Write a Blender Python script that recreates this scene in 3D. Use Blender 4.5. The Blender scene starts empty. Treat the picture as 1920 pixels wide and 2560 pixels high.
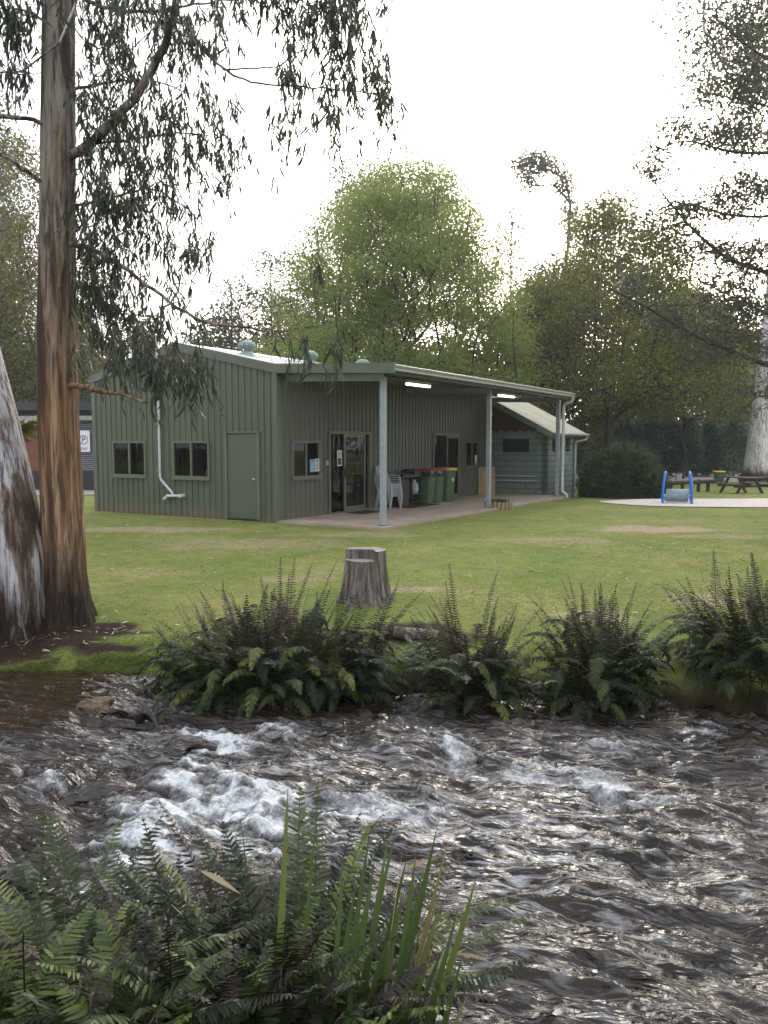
import bpy, bmesh, math, random
import numpy as np
from mathutils import Vector, Matrix

# ------------------------------------------------------------------ camera, sky, sun, exposure
scn = bpy.context.scene
COL = scn.collection
R = math.radians
CZ, PITCH, F = 1.88, R(5.0), 2000.0          # eye height over the slab, downward tilt, focal length in photo pixels
cd = bpy.data.cameras.new('camera'); cam = bpy.data.objects.new('camera', cd); COL.objects.link(cam)
cd.sensor_width = 36; cd.lens = 36 * F / 2560; cd.clip_start = 0.05; cd.clip_end = 2000
cam.location = (0, 0, CZ); cam.rotation_euler = (R(90) - PITCH, 0, 0)
scn.camera = cam
SUN_EL, SUN_AZ = R(17), R(17)                # low behind the trees, ahead and a little to the right
w = bpy.data.worlds.new('World'); scn.world = w; w.use_nodes = True
nt = w.node_tree; nt.nodes.clear()
sky = nt.nodes.new('ShaderNodeTexSky'); sky.sky_type = 'NISHITA'; sky.sun_disc = False
sky.sun_elevation = SUN_EL; sky.sun_rotation = SUN_AZ
sky.air_density = 1.0; sky.dust_density = 6.0; sky.ozone_density = 1.0
hs = nt.nodes.new('ShaderNodeHueSaturation'); hs.inputs['Saturation'].default_value = 0.55
ov = nt.nodes.new('ShaderNodeVectorMath'); ov.operation = 'MULTIPLY_ADD'      # bright even cloud over the clear sky
ov.inputs[1].default_value = (0.85, 0.85, 0.85); ov.inputs[2].default_value = (6.3, 6.45, 6.8)
bg = nt.nodes.new('ShaderNodeBackground'); bg.inputs['Strength'].default_value = 0.13
wo = nt.nodes.new('ShaderNodeOutputWorld')
nt.links.new(sky.outputs[0], hs.inputs['Color']); nt.links.new(hs.outputs[0], ov.inputs[0]); nt.links.new(ov.outputs[0], bg.inputs[0]); nt.links.new(bg.outputs[0], wo.inputs[0])
sl = bpy.data.lights.new('sun', 'SUN'); so = bpy.data.objects.new('sun', sl); COL.objects.link(so)
sl.energy = 1.8; sl.angle = R(45); sl.color = (1.0, 0.93, 0.82)
sd = Vector((math.sin(SUN_AZ) * math.cos(SUN_EL), math.cos(SUN_AZ) * math.cos(SUN_EL), math.sin(SUN_EL)))
so.rotation_euler = sd.to_track_quat('Z', 'Y').to_euler()
scn.view_settings.view_transform = 'Standard'; scn.view_settings.look = 'None'
scn.view_settings.exposure = 0.86; scn.view_settings.gamma = 1; scn.view_settings.use_curve_mapping = False
scn.render.engine = 'CYCLES'
scn.cycles.max_bounces = 7; scn.cycles.transparent_max_bounces = 16; scn.cycles.diffuse_bounces = 3
scn.cycles.glossy_bounces = 3; scn.cycles.transmission_bounces = 4; scn.cycles.caustics_reflective = False; scn.cycles.caustics_refractive = False
scn.cycles.use_denoising = True

# ------------------------------------------------------------------ helpers
def ray(u, v):
    dx = (u - 960) / F; dy = (1280 - v) / F
    return np.array([dx, math.cos(PITCH) + dy * math.sin(PITCH), -math.sin(PITCH) + dy * math.cos(PITCH)])
def at(u, v, Y):                              # point at distance Y on a sight line of the full-size photo
    d = ray(u, v); t = Y / d[1]
    return np.array([d[0] * t, Y, CZ + d[2] * t])
def dat(x, y, Y): return at(x * 1.15732, y * 1.15732, Y)   # same, in the 1659 px wide view of it
def onz(u, v, z):
    d = ray(u, v); t = (z - CZ) / d[2]
    return np.array([d[0] * t, d[1] * t, z])
def donz(x, y, z): return onz(x * 1.15732, y * 1.15732, z)

def tag(o, label=None, cat=None, group=None, kind=None):
    if label: o['label'] = label
    if cat: o['category'] = cat
    if group: o['group'] = group
    if kind: o['kind'] = kind
    return o
def empty(name, loc, rz=0.0, label=None, cat=None, group=None):
    o = bpy.data.objects.new(name, None); COL.objects.link(o); o.empty_display_size = 0.2
    o.location = loc; o.rotation_euler = (0, 0, rz)
    return tag(o, label, cat, group)
def copy_tree(o, parent=None):
    c = o.copy(); COL.objects.link(c)
    if parent: c.parent = parent
    for ch in list(o.children): copy_tree(ch, c)
    return c

def mesh_np(name, V, faces, mat, parent=None, attr=None, smooth=False, mats=None, midx=None, vattr=None):
    """faces: list of int arrays (n,k); attr: per-face floats 'v'."""
    me = bpy.data.meshes.new(name)
    V = np.asarray(V, dtype=np.float32)
    faces = [np.asarray(f, dtype=np.int32) for f in faces if len(f)]
    loops = np.concatenate([f.ravel() for f in faces])
    sizes = np.concatenate([np.full(len(f), f.shape[1], dtype=np.int32) for f in faces])
    starts = np.concatenate([[0], np.cumsum(sizes)[:-1]]).astype(np.int32)
    me.vertices.add(len(V)); me.vertices.foreach_set('co', V.ravel())
    me.loops.add(len(loops)); me.loops.foreach_set('vertex_index', loops)
    me.polygons.add(len(sizes)); me.polygons.foreach_set('loop_start', starts)
    if smooth: me.polygons.foreach_set('use_smooth', np.ones(len(sizes), dtype=bool))
    if attr is not None:
        a = me.attributes.new('v', 'FLOAT', 'FACE'); a.data.foreach_set('value', np.asarray(attr, dtype=np.float32))
    if vattr:
        for k, arr in vattr.items():
            a = me.attributes.new(k, 'FLOAT', 'POINT'); a.data.foreach_set('value', np.asarray(arr, dtype=np.float32))
    me.update(calc_edges=True)
    me.materials.append(mat)
    o = bpy.data.objects.new(name, me); COL.objects.link(o)
    if parent: o.parent = parent
    return o

class MB:
    """collects boxes, tubes, prisms ... and links them as one mesh object"""
    def __init__(s): s.v = []; s.f = []; s.sm = []
    def add(s, vs, fs, smooth=False):
        k = len(s.v); s.v += [tuple(map(float, p)) for p in vs]; s.f += [tuple(i + k for i in f) for f in fs]; s.sm += [smooth] * len(fs)
    def box(s, x0, x1, y0, y1, z0, z1):
        vs = [(x, y, z) for x in (x0, x1) for y in (y0, y1) for z in (z0, z1)]
        s.add(vs, [(0, 1, 3, 2), (4, 6, 7, 5), (0, 4, 5, 1), (2, 3, 7, 6), (0, 2, 6, 4), (1, 5, 7, 3)]); return s
    def bbox(s, x0, x1, y0, y1, z0, z1, b=0.01):           # box with bevelled edges
        bm = bmesh.new()
        bmesh.ops.create_cube(bm, size=1)
        for v in bm.verts: v.co = Vector(((x0 + x1) / 2 + v.co.x * (x1 - x0), (y0 + y1) / 2 + v.co.y * (y1 - y0), (z0 + z1) / 2 + v.co.z * (z1 - z0)))
        bmesh.ops.bevel(bm, geom=bm.edges[:], offset=b, segments=2, affect='EDGES', profile=0.5)
        s.bm(bm); return s
    def bm(s, bm, smooth=False):
        bm.verts.index_update(); s.add([v.co for v in bm.verts], [[v.index for v in f.verts] for f in bm.faces], smooth); bm.free()
    def loft(s, rings, cap=True, smooth=False):             # rings: lists of points of equal length
        n = len(rings[0]); vs = [p for r in rings for p in r]; fs = []
        for i in range(len(rings) - 1):
            for j in range(n):
                a = i * n + j; b = i * n + (j + 1) % n
                fs.append((a, b, b + n, a + n))
        s.add(vs, fs, smooth)
        if cap:
            s.add(rings[0], [tuple(reversed(range(n)))]); s.add(rings[-1], [tuple(range(n))])
        return s
    def tube(s, pts, r, n=8, cap=True, smooth=True):
        pts = [Vector(p) for p in pts]; m = len(pts); rr = r if hasattr(r, '__len__') else [r] * m
        rings = []; ref = None
        for i, p in enumerate(pts):
            t = (pts[min(i + 1, m - 1)] - pts[max(i - 1, 0)]).normalized()
            if ref is None: ref = Vector((0, 0, 1)) if abs(t.z) < 0.9 else Vector((1, 0, 0))
            a = (ref - t * ref.dot(t)).normalized(); b = t.cross(a); ref = a
            rings.append([p + a * math.cos(2 * math.pi * k / n) * rr[i] + b * math.sin(2 * math.pi * k / n) * rr[i] for k in range(n)])
        return s.loft(rings, cap, smooth)
    def lathe(s, prof, c=(0, 0, 0), n=16, smooth=True):     # profile of (radius, z)
        rings = [[(c[0] + r * math.cos(2 * math.pi * k / n), c[1] + r * math.sin(2 * math.pi * k / n), c[2] + z) for k in range(n)] for r, z in prof]
        return s.loft(rings, True, smooth)
    def prism(s, poly, axis, a0, a1):                       # extrude a 2-D polygon along an axis
        def P(p, q): return (q, p[0], p[1]) if axis == 'x' else ((p[0], q, p[1]) if axis == 'y' else (p[0], p[1], q))
        n = len(poly); vs = [P(p, a0) for p in poly] + [P(p, a1) for p in poly]
        fs = [tuple(range(n)), tuple(reversed(range(n, 2 * n)))] + [(j, j + n, (j + 1) % n + n, (j + 1) % n) for j in range(n)]
        s.add(vs, fs); return s
    def bar(s, p, q, w, h):                                 # square bar between two points
        p = Vector(p); q = Vector(q); t = (q - p).normalized(); up = Vector((0, 0, 1)) if abs(t.z) < 0.95 else Vector((0, 1, 0))
        a = t.cross(up).normalized(); b = a.cross(t)
        rg = [[c + a * i * w / 2 + b * j * h / 2 for i, j in ((-1, -1), (1, -1), (1, 1), (-1, 1))] for c in (p, q)]
        return s.loft(rg)
    def build(s, name, mat, parent=None, label=None):
        me = bpy.data.meshes.new(name); me.from_pydata(s.v, [], s.f)
        me.polygons.foreach_set('use_smooth', s.sm)
        bm = bmesh.new(); bm.from_mesh(me); bmesh.ops.recalc_face_normals(bm, faces=bm.faces); bm.to_mesh(me); bm.free()
        me.materials.append(mat); o = bpy.data.objects.new(name, me); COL.objects.link(o)
        if parent: o.parent = parent
        if label: o['label'] = label
        return o

# numpy value noise
def _h(i, j, k, seed):
    n = (i * 374761393 + j * 668265263 + k * 2147483647 + seed * 1274126177) & 0xffffffff
    n = ((n ^ (n >> 13)) * 1274126177) & 0xffffffff
    n = ((n ^ (n >> 16)) * 2246822519) & 0xffffffff
    return ((n ^ (n >> 15)) & 0xffffff) / 0xffffff
def vnoise(x, y, z=None, seed=0):
    x = np.asarray(x, float); y = np.asarray(y, float); z = np.zeros_like(x) if z is None else np.asarray(z, float)
    i = np.floor(x).astype(np.int64); j = np.floor(y).astype(np.int64); k = np.floor(z).astype(np.int64)
    fx, fy, fz = x - i, y - j, z - k
    fx, fy, fz = [t * t * t * (t * (t * 6 - 15) + 10) for t in (fx, fy, fz)]
    def L(a, b, t): return a + (b - a) * t
    c = [[[_h(i + a, j + b, k + d, seed) for d in (0, 1)] for b in (0, 1)] for a in (0, 1)]
    return L(L(L(c[0][0][0], c[1][0][0], fx), L(c[0][1][0], c[1][1][0], fx), fy), L(L(c[0][0][1], c[1][0][1], fx), L(c[0][1][1], c[1][1][1], fx), fy), fz)
def fbm(x, y, z=None, o=4, seed=0, g=0.5):
    s = 0; a = 1; t = 0
    for q in range(o):
        s = s + a * vnoise(np.asarray(x) * 2**q, np.asarray(y) * 2**q, None if z is None else np.asarray(z) * 2**q, seed + q * 17); t += a; a *= g
    return s / t
def sstep(t): t = np.clip(t, 0, 1); return t * t * (3 - 2 * t)
def nrm(a): return a / np.maximum(np.linalg.norm(a, axis=-1, keepdims=True), 1e-9)

# ------------------------------------------------------------------ materials
def newmat(name):
    m = bpy.data.materials.new(name); m.use_nodes = True; n = m.node_tree.nodes
    return m, m.node_tree, n['Principled BSDF']
def nd(t, typ, **kw):
    n = t.nodes.new(typ)
    for k, v in kw.items():
        if k in n.inputs: n.inputs[k].default_value = v
        else: setattr(n, k, v)
    return n
def coords(t, scale=(1, 1, 1), kind='Object'):
    tc = nd(t, 'ShaderNodeTexCoord'); mp = nd(t, 'ShaderNodeMapping'); mp.inputs['Scale'].default_value = scale
    t.links.new(tc.outputs[kind], mp.inputs['Vector']); return mp.outputs[0]
def noise(t, vec, scale, detail=4, rough=0.55, dist=0.0):
    n = nd(t, 'ShaderNodeTexNoise'); n.inputs['Scale'].default_value = scale; n.inputs['Detail'].default_value = detail
    n.inputs['Roughness'].default_value = rough; n.inputs['Distortion'].default_value = dist
    t.links.new(vec, n.inputs['Vector']); return n.outputs['Fac']
def ramp(t, fac, stops):
    r = nd(t, 'ShaderNodeValToRGB'); e = r.color_ramp.elements
    while len(e) < len(stops): e.new(0.5)
    for el, (p, c) in zip(e, stops):
        el.position = p; el.color = (*c, 1) if hasattr(c, '__len__') else (c, c, c, 1)
    t.links.new(fac, r.inputs[0]); return r.outputs[0]
def mix(t, fac, a, b, typ='MIX'):
    m = nd(t, 'ShaderNodeMix', data_type='RGBA', blend_type=typ)
    for s, i in ((fac, 0), (a, 6), (b, 7)):
        if hasattr(s, 'is_linked'): t.links.new(s, m.inputs[i])
        elif hasattr(s, '__len__'): m.inputs[i].default_value = (*s, 1)
        else: m.inputs[i].default_value = s
    return m.outputs[2]
def math_(t, op, a, b=0.0):
    m = nd(t, 'ShaderNodeMath', operation=op)
    for s, i in ((a, 0), (b, 1)):
        if hasattr(s, 'is_linked'): t.links.new(s, m.inputs[i])
        else: m.inputs[i].default_value = s
    return m.outputs[0]
def bump(t, p, h, strength=0.3, dist=0.02):
    b = nd(t, 'ShaderNodeBump'); b.inputs['Strength'].default_value = strength; b.inputs['Distance'].default_value = dist
    t.links.new(h, b.inputs['Height']); t.links.new(b.outputs[0], p.inputs['Normal'])
def attr(t, name): return nd(t, 'ShaderNodeAttribute', attribute_name=name).outputs['Fac']

def mat(name, col, rough=0.6, var=0.15, scale=3, bmp=0.0, bscale=60, metal=0.0, stretch=(1, 1, 1), spec=0.5, dirt=None):
    m, t, p = newmat(name); v = coords(t, stretch)
    n = noise(t, v, scale, 5, 0.6)
    c = ramp(t, n, [(0.3, tuple(x * (1 - var) for x in col)), (0.7, tuple(min(1, x * (1 + var)) for x in col))])
    if dirt:
        n2 = noise(t, v, scale * 0.7, 6, 0.7)
        c = mix(t, ramp(t, n2, [(0.55, 0.0), (0.75, 0.7)]), c, dirt)
    t.links.new(c, p.inputs['Base Color'])
    p.inputs['Roughness'].default_value = rough; p.inputs['Metallic'].default_value = metal; p.inputs['Specular IOR Level'].default_value = spec
    if bmp: bump(t, p, noise(t, v, bscale, 4), bmp, 0.01)
    return m
def leafmat(name, stops, trans=0.35, rough=0.5, spec=0.3):
    m, t, p = newmat(name)
    c = ramp(t, attr(t, 'v'), stops); t.links.new(c, p.inputs['Base Color'])
    p.inputs['Roughness'].default_value = rough; p.inputs['Specular IOR Level'].default_value = spec
    tr = nd(t, 'ShaderNodeBsdfTranslucent'); t.links.new(c, tr.inputs[0])
    ms = nd(t, 'ShaderNodeMixShader'); ms.inputs[0].default_value = trans
    t.links.new(p.outputs[0], ms.inputs[1]); t.links.new(tr.outputs[0], ms.inputs[2])
    t.links.new(ms.outputs[0], t.nodes['Material Output'].inputs[0]); return m

G_WALL = mat('green_steel', (0.098, 0.112, 0.082), 0.45, 0.08, 1.2, dirt=(0.112, 0.118, 0.088))
def splash(m):                                # rain-splashed soil along the foot of the sheeting
    t = m.node_tree; p = t.nodes['Principled BSDF']; src = p.inputs['Base Color'].links[0].from_socket
    tc = nd(t, 'ShaderNodeTexCoord'); sp = nd(t, 'ShaderNodeSeparateXYZ'); t.links.new(tc.outputs['Object'], sp.inputs[0])
    n = noise(t, tc.outputs['Object'], 6, 6, 0.75)
    h = math_(t, 'ADD', sp.outputs[2], math_(t, 'MULTIPLY', math_(t, 'SUBTRACT', n, 0.5), 0.9))
    c = mix(t, ramp(t, h, [(0.02, 0.75), (0.35, 0.0)]), src, (0.16, 0.125, 0.085))
    n2 = noise(t, coords(t, (9, 9, 0.35)), 1.0, 5, 0.6)
    c = mix(t, ramp(t, n2, [(0.5, 0.0), (0.75, 0.35)]), c, (0.15, 0.15, 0.115)); t.links.new(c, p.inputs['Base Color'])
splash(G_WALL)
G_TRIM = mat('green_trim', (0.105, 0.125, 0.095), 0.42, 0.05)
G_DOOR = mat('green_door_paint', (0.1, 0.108, 0.08), 0.5, 0.06, 2)
G_FRAME = mat('olive_aluminium', (0.13, 0.145, 0.105), 0.4, 0.05)
ROOF = mat('roof_steel', (0.5, 0.52, 0.5), 0.35, 0.1, 1.5, metal=0.3)
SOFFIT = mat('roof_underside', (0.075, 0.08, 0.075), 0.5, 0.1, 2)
GALV = mat('galvanised_steel', (0.36, 0.38, 0.41), 0.5, 0.16, 9, bmp=0.05, bscale=30, metal=0.35)
WHITE_PVC = mat('white_pvc', (0.58, 0.6, 0.62), 0.4, 0.06, 4)
WHITE_PLASTIC = mat('white_plastic', (0.45, 0.45, 0.47), 0.45, 0.06, 5)
BLACK = mat('black_enamel', (0.012, 0.012, 0.013), 0.5, 0.3, 8)
RUBBER = mat('black_rubber', (0.02, 0.02, 0.02), 0.85, 0.2, 20, bmp=0.3, bscale=200)
CHROME = mat('brushed_metal', (0.6, 0.6, 0.6), 0.25, 0.05, 4, metal=1.0)
VENT = mat('ventilator_steel', (0.22, 0.29, 0.26), 0.35, 0.12, 6, metal=0.2)
BIN_G = mat('bin_green_plastic', (0.055, 0.105, 0.045), 0.5, 0.12, 5, bmp=0.05)
LID_R = mat('bin_lid_red', (0.22, 0.02, 0.018), 0.45, 0.1, 5)
LID_Y = mat('bin_lid_yellow', (0.75, 0.47, 0.02), 0.45, 0.1, 5)
PAPER = mat('paper', (0.75, 0.75, 0.76), 0.8, 0.04, 6)
PAPER_B = mat('blue_paper', (0.22, 0.42, 0.62), 0.8, 0.3, 14)
INK = mat('ink', (0.05, 0.05, 0.06), 0.7, 0.1)
SOIL = mat('dark_soil', (0.045, 0.03, 0.02), 0.95, 0.4, 12, bmp=0.8, bscale=40)
PLY = mat('plywood', (0.42, 0.29, 0.17), 0.7, 0.15, 3, stretch=(6, 6, 0.6))
LOGW = mat('pine_logs', (0.3, 0.22, 0.125), 0.8, 0.3, 6, bmp=0.4, bscale=25, stretch=(4, 4, 0.6))
DARKW = mat('weathered_dark_timber', (0.06, 0.045, 0.032), 0.85, 0.35, 4, bmp=0.4, bscale=20, stretch=(3, 3, 3))
BLUE_M = mat('blue_powder_coat', (0.02, 0.16, 0.62), 0.35, 0.08, 5)
TEALROLL = mat('pale_roller_plastic', (0.2, 0.29, 0.31), 0.5, 0.25, 4, stretch=(1, 4, 4))
STONE = mat('brown_rock', (0.115, 0.08, 0.05), 0.75, 0.6, 7, bmp=0.9, bscale=14)
WETSTONE = mat('wet_dark_rock', (0.02, 0.014, 0.009), 0.25, 0.4, 7, bmp=0.6, bscale=14)
DRIFT = mat('wet_black_wood', (0.012, 0.01, 0.008), 0.45, 0.5, 9, bmp=0.6, bscale=30)
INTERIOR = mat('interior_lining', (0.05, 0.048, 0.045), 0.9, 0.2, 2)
BROWNB = mat('brown_gable_boards', (0.055, 0.036, 0.026), 0.8, 0.25, 3, stretch=(8, 8, 0.5))
CAB_RED = mat('cabin_red_brown_wall', (0.17, 0.06, 0.032), 0.7, 0.12, 2)
CAB_DARK = mat('cabin_dark_cladding', (0.1, 0.1, 0.13), 0.5, 0.1, 2)
CAB_BASE = mat('cabin_base_slats', (0.035, 0.036, 0.042), 0.7, 0.1, 2)
def glassmat():
    m, t, p = newmat('window_glass'); o = t.nodes['Material Output']
    gl = nd(t, 'ShaderNodeBsdfGlossy'); gl.inputs['Roughness'].default_value = 0.015
    tr = nd(t, 'ShaderNodeBsdfTransparent'); tr.inputs[0].default_value = (0.3, 0.33, 0.34, 1)
    fr = nd(t, 'ShaderNodeFresnel'); ge = nd(t, 'ShaderNodeNewGeometry'); t.links.new(math_(t, 'SUBTRACT', 1.4, math_(t, 'MULTIPLY', ge.outputs['Backfacing'], 0.686)), fr.inputs[0])
    ms = nd(t, 'ShaderNodeMixShader'); t.links.new(fr.outputs[0], ms.inputs[0]); t.links.new(tr.outputs[0], ms.inputs[1]); t.links.new(gl.outputs[0], ms.inputs[2])
    t.links.new(ms.outputs[0], o.inputs[0]); return m
GLASS = glassmat()
def emit(name, col, s):
    m, t, p = newmat(name); p.inputs['Base Color'].default_value = (0.8, 0.8, 0.8, 1)
    p.inputs['Emission Color'].default_value = (*col, 1); p.inputs['Emission Strength'].default_value = s; return m
LAMP = emit('lit_diffuser', (1.0, 0.88, 0.66), 2.2)
def concretemat():
    m, t, p = newmat('concrete_slab_surface'); v = coords(t)
    c = ramp(t, noise(t, v, 1.3, 6, 0.65), [(0.3, (0.3, 0.235, 0.18)), (0.6, (0.41, 0.34, 0.27)), (0.8, (0.46, 0.40, 0.33))])
    c = mix(t, ramp(t, noise(t, v, 9, 5, 0.7), [(0.4, 0.0), (0.8, 0.35)]), c, (0.24, 0.18, 0.14))
    t.links.new(c, p.inputs['Base Color']); p.inputs['Roughness'].default_value = 0.75; bump(t, p, noise(t, v, 120, 3), 0.15, 0.004); return m
CONC = concretemat()
def blockmat():
    m, t, p = newmat('painted_green_blocks')
    tc = nd(t, 'ShaderNodeTexCoord'); sp = nd(t, 'ShaderNodeSeparateXYZ'); t.links.new(tc.outputs['Object'], sp.inputs[0])
    cb = nd(t, 'ShaderNodeCombineXYZ'); t.links.new(math_(t, 'ADD', sp.outputs[0], sp.outputs[1]), cb.inputs[0]); t.links.new(sp.outputs[2], cb.inputs[1])
    b = nd(t, 'ShaderNodeTexBrick'); t.links.new(cb.outputs[0], b.inputs['Vector'])
    b.inputs['Scale'].default_value = 1.0; b.inputs['Brick Width'].default_value = 0.8; b.inputs['Row Height'].default_value = 0.2
    b.inputs['Mortar Size'].default_value = 0.018; b.inputs['Mortar Smooth'].default_value = 0.4
    b.inputs['Color1'].default_value = (0.17, 0.225, 0.19, 1); b.inputs['Color2'].default_value = (0.2, 0.26, 0.22, 1); b.inputs['Mortar'].default_value = (0.055, 0.075, 0.062, 1)
    n = noise(t, tc.outputs['Object'], 30, 5, 0.7)
    c = mix(t, 0.35, b.outputs[0], ramp(t, n, [(0.3, (0.09, 0.125, 0.105)), (0.7, (0.26, 0.33, 0.285))]))
    t.links.new(c, p.inputs['Base Color']); p.inputs['Roughness'].default_value = 0.7
    h = math_(t, 'ADD', math_(t, 'MULTIPLY', math_(t, 'SUBTRACT', 1.0, b.outputs['Fac']), 1.0), math_(t, 'MULTIPLY', n, 0.8))
    bump(t, p, h, 0.9, 0.02); return m
BLOCK = blockmat()
def _lr():
    m, t, p = newmat('lichen_roof'); v = coords(t)
    c = ramp(t, noise(t, v, 1.6, 6, 0.7), [(0.3, (0.27, 0.27, 0.21)), (0.55, (0.42, 0.4, 0.3)), (0.75, (0.46, 0.38, 0.23))])
    t.links.new(c, p.inputs['Base Color']); p.inputs['Roughness'].default_value = 0.8; return m
LICHEN = _lr()
# ------------------------------------------------------------------ ground, road, play gravel
ZW = -0.55
XB = [-300, -6, -3.8, -2.2, -1, 0, 1, 2, 3, 4, 8, 300]; YB = [8.4, 8.1, 7.98, 7.9, 7.65, 7.55, 7.42, 7.3, 7.1, 6.9, 6.6, 6.6]
def ybank(x): return np.interp(x, XB, YB)
def g0(x, y):
    x = np.asarray(x, float); y = np.asarray(y, float)
    d = y - ybank(x)
    z = np.interp(d, [-3.2, -1.5, -0.5, 0, 0.18, 0.6, 1.2, 2.2, 4, 7, 9], [-0.85, -1.0, -0.9, -0.62, -0.47, -0.33, -0.24, -0.16, -0.1, -0.055, -0.045])
    near = np.interp(y, [0.8, 1.6, 2.3, 2.9, 3.4], [0.25, 0.1, -0.3, -0.62, -0.9])
    z = np.where(y < 3.4, np.maximum(z, near), z)
    far = -0.40 * sstep((y - 25) / 13) - 0.2 * sstep((y - 40) / 26)
    return z + far
def ground_z(x, y):
    x = np.asarray(x, float); y = np.asarray(y, float)
    d = y - ybank(x)
    rough = 0.10 * np.exp(-((d - 0.35) / 0.55) ** 2) + 0.02 * np.exp(-np.maximum(d - 1, 0) / 6) * (d > 0) + 0.05 * (d <= 0)
    rough = np.where(y > 19, 0.004, rough)
    return g0(x, y) + rough * (fbm(x * 1.7, y * 1.7, o=4, seed=5) - 0.5) * 2
def lines(spec):
    out = [spec[0][0]]
    for (a, b, s) in spec:
        n = max(1, int(round((b - a) / s))); out += list(a + (b - a) * (np.arange(1, n + 1) / n))
    return np.array(out)
gx = lines([(-200, -100, 20), (-100, -30, 5), (-30, -10, 0.8), (-10, -5.5, 0.25), (-5.5, 5.5, 0.07), (5.5, 12, 0.25), (12, 40, 1.0), (40, 100, 6), (100, 200, 20)])
gy = lines([(-24, -4, 4), (-4, 1, 0.5), (1, 6.2, 0.12), (6.2, 10.5, 0.06), (10.5, 20, 0.18), (20, 40, 0.8), (40, 100, 2.5), (100, 200, 20)])
X, Y = np.meshgrid(gx, gy); Z = ground_z(X, Y)
def grid_faces(ny, nx):
    i = np.arange(ny - 1)[:, None] * nx + np.arange(nx - 1)[None, :]
    i = i.ravel(); return np.stack([i, i + 1, i + nx + 1, i + nx], 1)
def spot(cx, cy, rx, ry, seed=0, rag=0.5, X=X, Y=Y):
    q = np.sqrt(((X - cx) / rx) ** 2 + ((Y - cy) / ry) ** 2) + rag * (fbm(X * 1.9, Y * 1.9, o=4, seed=seed) - 0.5) * 2
    return sstep((1.15 - q) / 0.45)
dirt = np.zeros_like(X)
p_ = donz(1410, 1143, -0.05); dirt = np.maximum(dirt, 0.95 * spot(p_[0], p_[1], 1.35, 0.75, 1))
p_ = donz(1560, 1160, -0.05); dirt = np.maximum(dirt, 0.6 * spot(p_[0], p_[1], 1.2, 0.4, 2))
p_ = donz(1200, 1170, -0.05); dirt = np.maximum(dirt, 0.35 * spot(p_[0], p_[1], 1.2, 0.6, 7))
p_ = donz(330, 1145, -0.05); dirt = np.maximum(dirt, 0.7 * spot(p_[0], p_[1], 1.9, 0.6, 3))
p_ = donz(520, 1175, -0.05); dirt = np.maximum(dirt, 0.45 * spot(p_[0], p_[1], 2.2, 0.8, 4))
p_ = donz(760, 1155, -0.05); dirt = np.maximum(dirt, 0.5 * spot(p_[0], p_[1], 1.5, 0.5, 6))
p_ = donz(330, 1240, -0.1); dirt = np.maximum(dirt, 0.3 * spot(p_[0], p_[1], 0.9, 0.3, 12))
p_ = donz(650, 1250, -0.1); dirt = np.maximum(dirt, 0.5 * spot(p_[0], p_[1], 0.6, 0.3, 13))
p_ = donz(900, 1270, -0.1); dirt = np.maximum(dirt, 0.75 * spot(p_[0], p_[1], 0.5, 0.22, 14))
p_ = donz(1290, 1330, -0.15); dirt = np.maximum(dirt, 0.7 * spot(p_[0], p_[1], 0.5, 0.3, 15))
p_ = donz(1530, 1300, -0.15); dirt = np.maximum(dirt, 0.5 * spot(p_[0], p_[1], 0.6, 0.4, 16))
BSP = [(-4.6, 8.75, 1.25, 0.72, 8, 0.4), (-3.75, 8.8, 0.75, 0.5, 9, .5), (-3.2, 9.1, .38, .2, 19, .5), (-3.2, 8.55, .55, .14, 10, .7), (-2.9, 8.95, .5, .07, 17, .8), (.35, 8.75, .75, .4, 11, .5), (-3.65, 8.3, .22, .12, 18, .8)]
def barkmask(x, y): return np.max([spot(*b_, X=x, Y=y) for b_ in BSP], 0)
bark = barkmask(X, Y)
dB = Y - ybank(X)
mud = sstep((0.42 - dB) / 0.3) * sstep(np.where(X < -2.2, 0.35 + 0 * X, 1.0) + 0.8 * (fbm(X * 3, Y * 3, o=3, seed=20) - 0.5))
mud = np.maximum(mud, sstep((0.1 - dB) / 0.12))
mud = np.maximum(mud, sstep((2.6 - Y) / 0.2))
long_ = np.exp(-((dB - 0.35) / 0.5) ** 2)
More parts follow.
